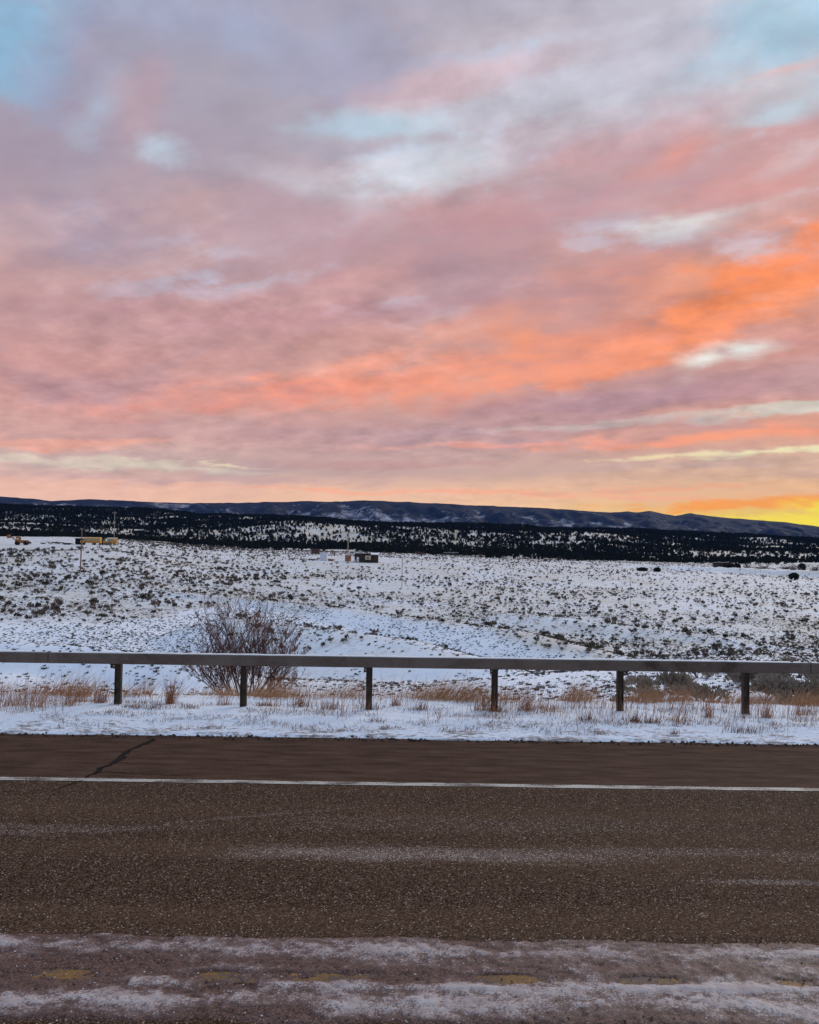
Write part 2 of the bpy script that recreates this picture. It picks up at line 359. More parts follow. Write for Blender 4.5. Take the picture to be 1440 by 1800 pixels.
def asphalt_material():
    m, nt, b = mat_new('chip_sealed_asphalt', 0.9); b.inputs['Specular IOR Level'].default_value = .04; L2 = nt.links.new
    P = nd(nt, 'ShaderNodeNewGeometry').outputs['Position']; X, Y, Z = sep_xyz(nt, P)
    st = coords(nt, (.35, 2.2, 1))
    lane = mth(nt, 'MULTIPLY', rng_(nt, Y, 8.50, 8.44), 1.0)
    vor = nd(nt, 'ShaderNodeTexVoronoi'); L2(P, vor.inputs['Vector']); vor.inputs['Scale'].default_value = 120
    chip = sep_xyz(nt, vor.outputs['Color'])[0]
    vor2 = nd(nt, 'ShaderNodeTexVoronoi'); L2(P, vor2.inputs['Vector']); vor2.inputs['Scale'].default_value = 125
    chip2 = sep_xyz(nt, vor2.outputs['Color'])[1]
    big = noise(nt, st, 1.1, 5, .6); fine = noise(nt, P, 40, 4, .7); mid = noise(nt, coords(nt, (.35, 1.7, 1)), 5, 6, .68)
    c_lane = mixc(nt, rng_(nt, big, .3, .7), (.070, .0355, .0195), (.108, .061, .036))
    wheel = noise(nt, coords(nt, (.05, .9, 1)), 1.6, 3, .5)
    c_lane = mixc(nt, rng_(nt, wheel, .38, .62), tuple(v * .62 for v in (.066, .034, .019)), c_lane)
    c_lane = mixc(nt, rng_(nt, chip, .35, 1.0, 0, .75), mixc(nt, .55, c_lane, (.015, .0075, .004)), (.205, .126, .082))
    # white road salt and frost grains, thicker in wheel-swept streaks
    def band(y, w, x0, x1, slope=0.0):
        yy = mth(nt, 'SUBTRACT', mth(nt, 'ADD', Y, mth(nt, 'MULTIPLY', X, -slope)), y)
        yy = mth(nt, 'ADD', yy, mth(nt, 'MULTIPLY', mth(nt, 'SUBTRACT', mid, .5), w * 2.2))
        a = rng_(nt, mth(nt, 'ABSOLUTE', yy), w, 0.0)
        return mth(nt, 'MULTIPLY', a, mth(nt, 'MULTIPLY', rng_(nt, X, x0 - .5, x0 + .5), rng_(nt, X, x1 + .9, x1 - .9)))
    bands = band(6.50, .22, -1.2, 1.5)
    for args, s in (((6.62, .14, 1.2, 3.2), .5), ((6.05, .07, 2.3, 6.0), .9), ((7.0, .10, -6, -2.6), .5), ((7.3, .12, -4.6, -1.8, .14), .4), ((7.75, .05, -1.9, -.7, .3), .6), ((6.55, .2, 3, 7), .35), ((7.2, .3, -1, 2.5), .2)):
        bands = mth(nt, 'MAXIMUM', bands, mth(nt, 'MULTIPLY', band(*args), s))
    c_lane = mixc(nt, mth(nt, 'MULTIPLY', bands, .13), c_lane, (.42, .36, .36))
    grain = mth(nt, 'GREATER_THAN', mth(nt, 'ADD', chip2, mth(nt, 'MULTIPLY', bands, .17)), .984)
    c_lane = mixc(nt, mth(nt, 'MULTIPLY', grain, .8), c_lane, (.52, .42, .33))
    c_sh = mixc(nt, rng_(nt, mid, .3, .72), (.042, .0215, .0135), (.104, .058, .038))
    c_sh = mixc(nt, rng_(nt, fine, .45, .75, 0, .4), c_sh, (.13, .085, .063))
    c = mixc(nt, lane, c_sh, c_lane)
    L2(c, b.inputs['Base Color'])
    h = mth(nt, 'ADD', mth(nt, 'MULTIPLY', chip, lane), mth(nt, 'MULTIPLY', fine, .6)); bump(nt, b, h, .5, .006); return m
M_asphalt = asphalt_material()
def paint_material(name, c, lo):
    m, nt, b = mat_new(name, .6); P = nd(nt, 'ShaderNodeNewGeometry').outputs['Position']
    w = mth(nt, 'ADD', mth(nt, 'MULTIPLY', noise(nt, P, 60, 3, .7), .5), mth(nt, 'MULTIPLY', noise(nt, coords(nt, (1, 3, 1)), 2.5, 4), .6))
    nt.links.new(mixc(nt, rng_(nt, w, lo, lo + .14), c, (.11, .08, .065)), b.inputs['Base Color']); return m
M_white = paint_material('worn_white_road_paint', (.47, .43, .37), .50)
M_yellow = paint_material('worn_yellow_road_paint', (.25, .125, .028), .47)
def ice_material():
    m, nt, b = mat_new('dirty_road_ice', .55); P = nd(nt, 'ShaderNodeNewGeometry').outputs['Position']
    at_ = nd(nt, 'ShaderNodeAttribute', attribute_name='dirt')
    n1 = noise(nt, coords(nt, (.5, 1.5, 1)), 8, 7, .75); n2 = noise(nt, P, 75, 4, .75)
    k = mth(nt, 'ADD', mth(nt, 'ADD', mth(nt, 'MULTIPLY', n1, .5), mth(nt, 'MULTIPLY', n2, 1.1)), mth(nt, 'MULTIPLY', at_.outputs['Fac'], .55))
    ice = mixc(nt, rng_(nt, n1, .35, .7), (.36, .285, .265), (.56, .50, .48))
    grit = mixc(nt, rng_(nt, n2, .4, .65), (.050, .025, .018), (.20, .115, .092))
    nt.links.new(mixc(nt, rng_(nt, k, .86, 1.10), ice, grit), b.inputs['Base Color'])
    bump(nt, b, n2, .5, .008); return m
M_ice = ice_material()
def verge_material():
    m, nt, b = mat_new('verge_snow', .7); P = nd(nt, 'ShaderNodeNewGeometry').outputs['Position']; Y = sep_xyz(nt, P)[1]
    n1 = noise(nt, coords(nt, (.6, 1.4, 1)), 2.2, 5, .62); n2 = noise(nt, coords(nt, (.7, 1.5, 1)), 14, 4, .7)
    near = rng_(nt, Y, 11.35, 10.3)
    k = mth(nt, 'ADD', mth(nt, 'ADD', mth(nt, 'MULTIPLY', n1, .45), mth(nt, 'MULTIPLY', n2, .55)), mth(nt, 'MULTIPLY', near, .09))
    snow = mixc(nt, rng_(nt, n1, .3, .7), (.78, .82, .88), (.87, .89, .92))
    c = mixc(nt, rng_(nt, k, .55, .665, 0, .85), snow, (.20, .14, .105))
    e = mth(nt, 'ADD', Y, mth(nt, 'MULTIPLY', n2, .10))
    c = mixc(nt, rng_(nt, e, 10.37, 10.29), c, (.05, .035, .027))
    nt.links.new(c, b.inputs['Base Color']); bump(nt, b, mth(nt, 'ADD', n1, n2), .6, .05); return m
M_verge = verge_material()
M_soil = plain('dark_roadside_soil', (.05, .035, .027), .95, .5, 30, obj=False)
def rail_material():
    m, nt, b = mat_new('weathered_rail_steel', .7); b.inputs['Specular IOR Level'].default_value = .08; v = coords(nt, (1, 1, 1)); v2 = coords(nt, (1.2, 4, 4))
    n1 = noise(nt, v, 1.3, 6, .65, .8); n2 = noise(nt, v2, 12, 4, .7)
    c = mixc(nt, rng_(nt, n1, .35, .66), (.165, .128, .104), (.105, .077, .060))
    c = mixc(nt, rng_(nt, n2, .5, .75, 0, .5), c, (.21, .18, .16)); c = mixc(nt, rng_(nt, n1, .60, .68, 0, .7), c, (.055, .038, .03))
    nt.links.new(c, b.inputs['Base Color']); return m
M_rail = rail_material()
M_post = plain('rusted_post_steel', (.058, .043, .033), .75, .4, 9)
M_highlight_fittings = plain('highlight_and_fittings', (.74, .73, .72), .7, .1, 20)  # off-white: paints the rail-top highlight, also colours bolts and insulators
M_wood = plain('weathered_pole_wood', (.20, .115, .075), .85, .3, 2)
M_wood_grey = plain('grey_pole_wood', (.34, .29, .23), .85, .25, 2)

# ------------------------------------------------------------------ terrain
COLS = [-400, 0, 360, 720, 1080, 1440, 1840]
TAB = {42: (1262, 1258, 1262, 1262, 1236, 1224, 1222), 50: (1222, 1218, 1230, 1234, 1212, 1200, 1198),
 58: (1190, 1190, 1210, 1216, 1194, 1183, 1180), 66: (1166, 1168, 1195, 1204, 1181, 1174, 1172), 80: (1150, 1162, 1186, 1196, 1178, 1166, 1163),
 100: (1120, 1130, 1158, 1170, 1164, 1152, 1150), 112: (1078, 1090, 1130, 1146, 1150, 1141, 1141), 125: (1060, 1072, 1104, 1122, 1136, 1129, 1130), 150: (1034, 1044, 1066, 1084, 1102, 1106, 1110),
 200: (990, 996, 1022, 1039, 1060, 1073, 1082), 260: (962, 970, 1000, 1012, 1033, 1046, 1056), 330: (950, 957, 977, 990, 1011, 1027, 1038),
 450: (944, 949, 966, 980, 998, 1014, 1024), 600: (940, 945, 962, 975, 990, 1000, 1008), 800: (937, 942, 959, 971, 985, 991, 999),
 1000: (928, 934, 950, 960, 974, 980, 990), 1300: (902, 912, 926, 936, 949, 963, 978), 1700: (880, 889, 906, 917, 932, 953, 970),
 2100: (892, 904, 920, 932, 946, 964, 980), 3000: (940, 945, 955, 960, 966, 975, 985), 5300: (950, 955, 960, 962, 966, 972, 980)}
for d0, row in list(TAB.items()):       # one more column by the parked buses, where the range stands higher
    mid_ = {200: 1002, 260: 971, 330: 957.5, 450: 951, 600: 948, 800: 946}.get(d0, (row[1] + row[2]) / 2)
    TAB[d0] = row[:2] + (mid_,) + row[2:]
COLS.insert(2, 185)
DS = np.array(sorted(TAB)); LD = np.log(DS)
tcol = np.zeros((len(DS), len(COLS))); vcol = np.zeros_like(tcol)
for i, d in enumerate(DS):
    for j, px in enumerate(COLS):
        p = at(px, TAB[d][j], float(d)); tcol[i, j] = p.x / p.y; vcol[i, j] = (p.z - EYE) / p.y
TC = tcol.mean(0)
def catmull(xk, yk, x):
    """Catmull-Rom along the last axis of yk, knots xk, evaluated at x (1-D); yk (..., k)"""
    i = np.clip(np.searchsorted(xk, x) - 1, 0, len(xk) - 2); h = xk[i + 1] - xk[i]; t = np.clip((x - xk[i]) / h, 0, 1)
    sl = np.gradient(yk, xk, axis=-1)
    return ((2 * t ** 3 - 3 * t ** 2 + 1) * yk[..., i] + (t ** 3 - 2 * t ** 2 + t) * h * sl[..., i] + (-2 * t ** 3 + 3 * t ** 2) * yk[..., i + 1] + (t ** 3 - t ** 2) * h * sl[..., i + 1])
_tt = np.linspace(-1.4, 1.4, 281); _ld = np.linspace(LD[0], LD[-1], 300)
_vt = catmull(TC, vcol, _tt)                     # depth rows x fine columns
_G = catmull(LD, _vt.T, _ld)                     # fine columns x fine depths
def base_v(t, ld):
    a = np.clip((t + 1.4) / 2.8 * 280, 0, 279.999); b = np.clip((ld - LD[0]) / (LD[-1] - LD[0]) * 299, 0, 298.999)
    i = a.astype(int); j = b.astype(int); fa = a - i; fb = b - j
    return (_G[i, j] * (1 - fa) + _G[i + 1, j] * fa) * (1 - fb) + (_G[i, j + 1] * (1 - fa) + _G[i + 1, j + 1] * fa) * fb
SPURS = [  # crest lines of the low spurs, and how steeply they fall away
 ([(-420, 1105, 72), (-60, 1125, 68), (120, 1133, 65), (330, 1158, 60)], .40, 1.5),
 ([(400, 1086, 112), (480, 1094, 104), (600, 1108, 94), (720, 1124, 85), (820, 1154, 74)], .34, 1.6),
 ([(160, 1030, 176), (330, 1043, 165), (560, 1064, 150), (720, 1085, 133), (900, 1110, 116), (1075, 1152, 96)], .30, 2.0),
 ([(900, 1078, 150), (1080, 1096, 142), (1260, 1118, 128), (1420, 1142, 112)], .26, 2.0),
 ([(1020, 992, 480), (1200, 994, 470), (1330, 999, 450), (1520, 1006, 430)], .7, 3.0),
]
SP = [(np.array([tuple(at(*q)) for q in pts]), k, w) for pts, k, w in SPURS]
def height(x, y):
    x = np.asarray(x, float); y = np.asarray(y, float); yy = np.maximum(y, 12.0)
    z = EYE + base_v(x / yy, np.log(np.maximum(yy, DS[0]))) * np.maximum(yy, DS[0])
    # road embankment
    xs = [12.0, 12.95, 13.6, 16, 20, 24, 30, 36, 42]; zs = [0, -.03, -.16, -.62, -1.52, -2.6, -4.5, -6.2, -7.5]
    ze = np.interp(yy, xs, zs); w = sstep(yy, 24, 42); z = np.where(yy < 42, ze * (1 - w) + z * w, z)
    for P, k, wd in SP:
        best = np.full(x.shape, 1e9); zc = np.zeros_like(x)
        for a, b in zip(P[:-1], P[1:]):
            e = b - a; l2 = e[0] ** 2 + e[1] ** 2
            t = np.clip(((x - a[0]) * e[0] + (y - a[1]) * e[1]) / l2, 0, 1)
            s = np.hypot(x - a[0] - t * e[0], y - a[1] - t * e[1]); m = s < best
            best = np.where(m, s, best); zc = np.where(m, a[2] + t * e[2], zc)
        zsp = zc - k * (np.sqrt(best ** 2 + wd ** 2) - wd)
        h = np.clip(.5 + .5 * (zsp - z) / .5, 0, 1); z = np.where(best < 40, z * (1 - h) + zsp * h + .5 * h * (1 - h) * .5, z)
    am = sstep(yy, 14, 60)
    z = z + am * (.35 * fbm(x / 14, y / 14, 3) + .10 * fbm(x / 3.1, y / 3.1, 3)) + .05 * fbm(x / .9, y / .9, 2) * sstep(yy, 13, 20)
    far = sstep(yy, 700, 1300)
    z = z + far * (14 * fbm(x / 260, y / 260, 4) + 4 * fbm(x / 60, y / 60, 3))
    return z
def hz(x, y): return float(height(np.array([x]), np.array([y]))[0])
_A = SP[2][0]; _C = SP[1][0]
def drift(x, y):
    """1 on the wind-drifted slopes that fall towards the road"""
    t = x / np.maximum(y, 1.0); px = 720 + t * F
    dA = np.interp(t, _A[:, 0] / _A[:, 1], _A[:, 1]); dC = np.interp(t, _C[:, 0] / _C[:, 1], _C[:, 1])
    wob = 9 * fbm(x / 18, y / 18 + 9, 4)
    far_ = np.interp(px, [-400, 0, 180, 430, 1075, 1300, 1900], [114, 112, 119, 157, 100, 120, 125]); far_ = np.where((px > 430) & (px < 1075), dA - 2, far_)
    near_ = np.where((px > 400) & (px < 830), dC + 4, 40.0)
    m = sstep(far_ - y + wob, -3, 5) * sstep(y - near_ + wob, -3, 4)
    return m * np.interp(px, [900, 1080, 1440], [1, .75, .6])
def grass_and_shade(x, y):
    """1 on the flats where straw grass stands through the snow, low on the drifted slopes"""
    e = np.maximum(1.0, y * .012)
    sl = (height(x, y + e) - height(x, y - e)) / (2 * e)
    g = 1 - sstep(sl, .02, .13)
    return np.clip(((.55 + .45 * g) * sstep(y, 40, 100) + .3 + .7 * fbm(x / 25, y / 25, 3)) * (1 - .93 * drift(x, y)), 0.03, 1) + 1.0 * sstep(y, 650, 950)  # extra straw and soil colour on far hills, partly painted shade between trees
t_ = np.linspace(-1.1, 1.1, 400); d_ = 12.9 * (5200 / 12.9) ** np.linspace(0, 1, 760)
T, D = np.meshgrid(t_, d_); X = T * D; Yg = D
Zg = height(X.ravel(), Yg.ravel())
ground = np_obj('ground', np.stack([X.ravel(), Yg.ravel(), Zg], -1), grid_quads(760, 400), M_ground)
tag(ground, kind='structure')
a_ = ground.data.attributes.new('grass_and_shade', 'FLOAT', 'POINT'); a_.data.foreach_set('value', grass_and_shade(X.ravel(), Yg.ravel()).astype(np.float32))

# far mountains
CREST = [(-700, 872), (-300, 868), (0, 873), (60, 877), (90, 881), (160, 877), (250, 882), (340, 885), (400, 884), (470, 882.5), (540, 881), (600, 882), (640, 880), (720, 882.5), (830, 888), (950, 893), (1050, 899.5), (1085, 901), (1103, 898.5), (1122, 901), (1143, 897.5), (1162, 902), (1186, 907), (1214, 902), (1250, 907), (1290, 911), (1340, 914.5), (1380, 918), (1440, 926), (1560, 938), (1800, 950), (2200, 960)]
DM = 8200.0
ct = []; cz = []
for px, py in CREST:
    p = at(px, py, DM); ct.append(p.x / p.y); cz.append(p.z)
tm = np.linspace(-1.15, 1.15, 800); rm = np.linspace(0, 1.18, 170)
TM, RM = np.meshgrid(tm, rm)
crest = np.interp(TM, ct, cz)
DMm = 5200 + RM * (DM - 5200)
XM = TM * DMm
prof = np.where(RM < 1, np.sin(np.clip(RM, 0, 1) * math.pi / 2) ** 1.3, 1 - (RM - 1) * 1.6)
gul = np.abs(fbm(XM / 420 + .3 * fbm(XM / 900, DMm / 900, 2), DMm / 1500, 5, .55))
gul2 = fbm(XM / 130, DMm / 400, 4)
env = np.clip(RM * 2.2, 0, 1) * np.clip((1 - RM) * 3.0, 0, 1)
ZM = -10 + (crest + 10) * prof + env * np.minimum(150 * (gul - .5) + 26 * gul2, 4) + 6 * fbm(XM / 90, DMm / 90, 3) * np.clip(RM * 3, 0, 1)
ZM = np.where(RM < .985, np.minimum(ZM, EYE + (crest - EYE) / DM * DMm * .985 - 3), ZM)
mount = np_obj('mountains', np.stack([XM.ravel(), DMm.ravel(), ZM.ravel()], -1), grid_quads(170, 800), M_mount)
tag(mount, kind='structure')
PXM = 720 + TM * F
opn = np.clip(1.25 - RM * 1.25, 0, 1) * .8 + .3 * (gul < .12)
opn = opn + .75 * np.exp(-((PXM - 290) / 70) ** 2) * np.exp(-((RM - .83) / .12) ** 2) + .5 * np.exp(-((PXM - 120) / 60) ** 2) * np.exp(-((RM - .62) / .12) ** 2) + .35 * np.exp(-((PXM - 780) / 30) ** 2) * np.exp(-((RM - .86) / .06) ** 2)
opn = np.where(RM > .97, .1, opn) * np.interp(PXM, [700, 1100, 1440], [1, .8, .72])
a_ = mount.data.attributes.new('open', 'FLOAT', 'POINT'); a_.data.foreach_set('value', np.clip(opn, 0, 1.4).ravel().astype(np.float32))

# snowfield behind the photographer, so that light and sideways views are right
back = mesh_obj('snow_field', [(-450, -450, -.06), (450, -450, -.06), (450, -4.2, -.06), (-450, -4.2, -.06)], [(0, 1, 2, 3)], M_verge); tag(back, kind='structure')

# ------------------------------------------------------------------ road
road = mesh_obj('road', [(-450, -4.2, 0), (450, -4.2, 0), (450, 10.32, 0), (-450, 10.32, 0), (-450, 10.32, -.1), (450, 10.32, -.1)], [(0, 1, 2, 3), (3, 2, 5, 4)], M_asphalt)
tag(road, kind='structure')
def strip(name, y0, y1, x0, x1, z, mat, wob, step=.05):
    n = int((x1 - x0) / step); xs = np.linspace(x0, x1, n)
    r = np.random.default_rng(3)
    a = y0 + wob * (fbm(xs * 3, xs * 0 + .5, 4)); b = y1 + wob * (fbm(xs * 3, xs * 0 + 40.5, 4))
    co = np.concatenate([np.stack([xs, a, xs * 0 + z], -1), np.stack([xs, b, xs * 0 + z], -1)])
    i = np.arange(n - 1); q = np.stack([i, i + 1, i + 1 + n, i + n], -1)
    return np_obj(name, co, q, mat, False, road)
strip('white_edge_line', 8.318, 8.424, -30, 30, .004, M_white, .018)
strip('yellow_centre_line', 4.585, 4.715, -14, 14, .004, M_yellow, .02)
# crack across the shoulder, widening to potholes, as a dark ribbon of broken asphalt
M_tar = plain('crack_filler', (.006, .005, .004), .9, .4, 20, obj=False)
def crack(pts, widths, name='road_crack'):
    P = []
    for i in range(len(pts) - 1):
        a, b = Vector(pts[i]), Vector(pts[i + 1]); n = 9
        for k in range(n): P.append((a.lerp(b, k / n), widths[i] + (widths[i + 1] - widths[i]) * k / n))
    v = []; f = []
    for i, (p, w) in enumerate(P):
        q = P[min(i + 1, len(P) - 1)][0]; o = P[max(i - 1, 0)][0]; t = (q - o).normalized(); nn = Vector((-t.y, t.x, 0))
        j = Vector((random.uniform(-1, 1), random.uniform(-1, 1), 0)) * .014
        v += [tuple(p + j + nn * w * random.uniform(.4, 1.05)), tuple(p + j - nn * w * random.uniform(.4, 1.05))]
    f = [(2 * i, 2 * i + 1, 2 * i + 3, 2 * i + 2) for i in range(len(P) - 1)]
    o = mesh_obj(name, v, f, M_tar, road); return o
def rp(px, py, z=.006):
    r = ray(px, py); k = (z - EYE) / r.z; return (r.x * k, r.y * k, z)
crack([rp(*q) for q in ((272, 1297), (262, 1304), (235, 1315), (221, 1322), (216, 1331), (196, 1343), (176, 1350), (174, 1357), (160, 1361), (149, 1367))], [.03, .045, .022, .04, .06, .022, .03, .035, .016, .012])
crack([rp(*q) for q in ((146, 1371), (125, 1378), (100, 1386), (84, 1396))], [.012, .012, .008, .004])
crack([rp(*q) for q in ((180, 1356), (230, 1359), (310, 1362), (345, 1363))], [.012, .010, .008, .004])
# packed, gritty ice over the middle of the road
nx, ny = 860, 150
xi = np.linspace(-5.2, 5.2, nx); yi = np.linspace(3.5, 5.22, ny); XI, YI = np.meshgrid(xi, yi)
def gband(y, w): return np.exp(-((YI - y - .035 * fbm(XI * .8, YI * 0 + 3, 3)) / w) ** 2)
ih = .010 * fbm(XI * 1.1, YI * 4, 5, .6) + .006 * fbm(XI * 7, YI * 9, 4, .6) + .008 * fbm(XI * 24, YI * 28, 3, .6) + .0035
ih = ih + .007 * gband(4.97, .085) * (1.1 + 1.4 * fbm(XI * .7, YI * 2 + 31, 3)) + .0075 * gband(4.40, .11) * (1.1 + 1.6 * fbm(XI * .8, YI * 2 + 61, 3)) + .010 * gband(4.56, .05) * (fbm(XI * .9, YI * 0 + 8, 3) > -.1) + .007 * gband(4.70, .16)
ih = ih - .02 * sstep(4.26 - YI + .05 * fbm(XI * 1.2, YI * 0 + 11, 3), 0, .10) - .03 * sstep(YI - 5.13 + .025 * fbm(XI * 2.5, YI * 0 + 21, 4), -.05, .07)
for a, b in ((-2.02, -1.74), (-1.12, -.90), (-.70, -.08), (.36, .78), (1.18, 1.6), (2.07, 2.3), (-3.1, -2.7), (3.1, 3.4)):
    cxm, wx = (a + b) / 2, (b - a) / 2 * .8
    ih = ih - .024 * np.exp(-(((XI - cxm) / wx) ** 2)) * np.exp(-(((YI - 4.655 - .01 * fbm(XI * 4, YI * 0 + 5, 2)) / .045) ** 4)) * (1 + .9 * fbm(XI * 6, YI * 16 + 2, 3))
ice = np_obj('road_ice', np.stack([XI.ravel(), YI.ravel(), (ih + .003).ravel()], -1), grid_quads(ny, nx), M_ice)
tag(ice, 'dirty packed ice and grit over the middle of the road', 'ice', kind='stuff')
dirt = .64 - 34 * (ih - .004) + .35 * fbm(XI * 1.3, YI * 6, 4) + .28 * np.exp(-((YI - 4.72) / .12) ** 2)
a_ = ice.data.attributes.new('dirt', 'FLOAT', 'POINT'); a_.data.foreach_set('value', np.clip(dirt, 0, 1).ravel().astype(np.float32))
# loose chips of gravel
def rocks(name, n, x0, x1, y0, y1, rmin, rmax, mat, z=0.0):
    oct_ = np.array([(1, 0, 0), (0, 1, 0), (-1, 0, 0), (0, -1, 0), (0, 0, .8), (0, 0, -.5)]); fo = np.array([(0, 1, 4), (1, 2, 4), (2, 3, 4), (3, 0, 4), (1, 0, 5), (2, 1, 5), (3, 2, 5), (0, 3, 5)])
    x = rng.uniform(x0, x1, n); y = rng.uniform(y0, y1, n); r = rmin + (rmax - rmin) * rng.random(n) ** 3
    a = rng.uniform(0, 6.28, n); ca, sa = np.cos(a), np.sin(a)
    o = oct_[None] * rng.uniform(.6, 1.2, (n, 6, 3)) * r[:, None, None]
    co = np.stack([o[..., 0] * ca[:, None] - o[..., 1] * sa[:, None] + x[:, None], o[..., 0] * sa[:, None] + o[..., 1] * ca[:, None] + y[:, None], o[..., 2] + r[:, None] * .35 + z], -1)
    f = (fo[None] + 6 * np.arange(n)[:, None, None]).reshape(-1, 3)
    return np_obj(name, co.reshape(-1, 3), f, mat, False)
M_chip = plain('pale_stone_chips', (.52, .46, .41), .8, .4, 40, obj=False)
M_chipd = plain('brown_stone_chips', (.10, .065, .055), .85, .6, 40, obj=False)
tag(rocks('loose_gravel', 2200, -7, 7, 3.6, 8.2, .0015, .0075, M_chip), 'pale loose gravel chips strewn over the brown road', 'gravel', kind='stuff')
tag(rocks('road_grit', 7000, -5, 5, 3.6, 5.2, .003, .010, M_chipd, .006), 'dark grit lying on the road ice', 'grit', kind='stuff')
tag(rocks('ice_crumbs', 2500, -5, 5, 3.8, 5.15, .003, .008, plain('ice_crumbs', (.6, .56, .56), .6, .2, 30, obj=False), .008), 'pale crumbs of broken ice along the road ice', 'ice', kind='stuff')

# ------------------------------------------------------------------ snowy verge
nx, ny = 900, 90
xv = np.linspace(-22, 22, nx); yv = np.linspace(10.2, 13.9, ny); XV, YV = np.meshgrid(xv, yv)
def vheight(x, y):
    x = np.asarray(x, float); y = np.asarray(y, float)
    edge = 10.27 + .09 * fbm(x * 1.4, x * 0 + 2, 5, .62)
    z = .055 * sstep(y, edge, edge + .10) - .03
    z = z + sstep(y, 10.4, 11) * (.05 * fbm(x * .9, y * 1.2, 3) + .02) + sstep(y, 10.28, 10.4) * (.018 * fbm(x * 4, y * 6, 3) + .010 * fbm(x * 13, y * 16, 2))
    emb = np.interp(y, [12.0, 12.95, 13.6, 16], [0, -.03, -.16, -.62])
    return z + emb - .22 * sstep(y, 13.3, 13.9)
verge = np_obj('snowy_verge', np.stack([XV.ravel(), YV.ravel(), vheight(XV, YV).ravel()], -1), grid_quads(ny, nx), M_verge)
tag(verge, kind='structure')
def vz(x, y): return float(vheight(np.array([x]), np.array([y]))[0])

tag(rocks('verge_clods', 4200, -12, 12, 10.17, 10.42, .006, .026, M_soil, -.004), 'dark clods and gravel along the ragged snow edge of the shoulder', 'gravel', kind='stuff')
# ------------------------------------------------------------------ guardrail
RY = 11.80; RZ = .655; RH = .152
gr = empty('guardrail', (0, RY, 0)); tag(gr, 'dark weathered box-beam guardrail running across behind the road', 'guardrail')
def beam(x0, x1):
    s = .014; y0, y1, z0, z1 = 0, RH, RZ, RZ + RH
    prof = [(y0 + s, z0), (y1 - s, z0), (y1, z0 + s), (y1, z1 - s), (y1 - s, z1), (y0 + s, z1), (y0, z1 - s), (y0, z0 + s)]
    o = MB().prism(prof, x0 + .006, x1 - .006).build('rail_beam', M_rail, gr)
    n = int((x1 - x0) / .06); xs = np.linspace(x0 + .03, x1 - .03, n); hh = .007 + .006 * fbm(xs * 4, xs * 0 + 7, 4); ya = s + .008 + .012 * fbm(xs * 5, xs * 0 + 3, 3)
    rows = [np.stack([xs, ya, xs * 0 + z1 - .001], -1), np.stack([xs, ya + .006, z1 + hh], -1), np.stack([xs, xs * 0 + y1 - s - .01, z1 + hh], -1), np.stack([xs, xs * 0 + y1 - s, xs * 0 + z1 - .001], -1)]
    np_obj('top_highlight', np.concatenate(rows), grid_quads(4, n), M_highlight_fittings, True, o); return o  # pale strip paints the light caught by the beam's top face
JX = [-16.1, -5.14, 5.77, 16.7]
for a, b in zip(JX[:-1], JX[1:]): beam(a, b)
for j in JX[1:3]:
    MB().box(j - .33, j + .33, .02, RH - .02, RZ + .02, RZ + RH - .02).build('splice_insert', M_post, gr)
    for dx in (-.24, -.09, .14, .29):
        MB().tube([(j + dx, .07, RZ + RH - .002), (j + dx, .07, RZ + RH + .022)], .02, 6).build('splice_bolt', M_post, gr)
pbits = {}
def post_meshes():
    m = MB(); h = RZ + .12; m.box(-.045, -.037, .155, .231, -.5, h).box(.037, .045, .155, .231, -.5, h).box(-.037, .037, .189, .196, -.5, h); a = m.build('post', M_post)
    # channel-shaped flanges face the road
    m = MB(); m.box(-.075, .045, .03, .155, RZ - .012, RZ - .002).box(-.075, .045, .147, .155, RZ - .085, RZ - .012).box(-.075, -.067, .06, .147, RZ - .07, RZ - .012); b = m.build('support_bracket', M_post)
    c = MB().tube([(-.055, .145, RZ - .045), (-.055, .128, RZ - .045)], .013, 6).build('bracket_bolt', M_highlight_fittings)
    return a, b, c
pa, pb, pc = post_meshes(); first = True
for k in range(-6, 8):
    x = -4.19 + 1.82 * (k + 0); 
    if first: a, b, c = pa, pb, pc; first = False
    else:
        a, b, c = pa.copy(), pb.copy(), pc.copy()
        for o in (a, b, c): col.objects.link(o)
    a.parent = gr; b.parent = a; c.parent = b; a.location = (x, 0, 0)
    if k % 3 == 1: a.scale = (-1, 1, 1)

# ------------------------------------------------------------------ grass
def blades(name, x, y, z, h, w, lean, bendx, mat, segs=2):
    """thin tapering blades, n of them; lean is the sideways shift of the tip per metre of height"""
    n = len(x); ang = rng.uniform(0, math.pi, n); dx, dy = np.cos(ang) * w, np.sin(ang) * w
    rows = []
    ly = rng.normal(0, .15, n)
    for s in range(segs + 1):
        f = s / segs; k = (1 - f) + .15
        cx_ = x + h * (lean * f + bendx * f * f); cy_ = y + h * ly * f; cz_ = z + h * f * (1 - .12 * np.abs(lean + bendx) * f)
        rows.append(np.stack([cx_ - dx * k, cy_ - dy * k, cz_], -1)); rows.append(np.stack([cx_ + dx * k, cy_ + dy * k, cz_], -1))
    co = np.stack(rows, 1); k = co.shape[1]
    q = np.array([(2 * s, 2 * s + 1, 2 * s + 3, 2 * s + 2) for s in range(segs)])
    f = (q[None] + k * np.arange(n)[:, None, None]).reshape(-1, 4)
    me = np_mesh(name, co.reshape(-1, 3), f, mat, False)
    a = me.attributes.new('tint', 'FLOAT', 'POINT'); a.data.foreach_set('value', np.repeat(rng.random(n), k).astype(np.float32))
    return me
def link_mesh(name, me, parent=None, loc=(0, 0, 0)):
    o = bpy.data.objects.new(name, me); o.parent = parent; o.location = loc; col.objects.link(o); return o
M_rust = blade_mat('rust_dry_grass', (.30, .115, .055), (.44, .23, .12))
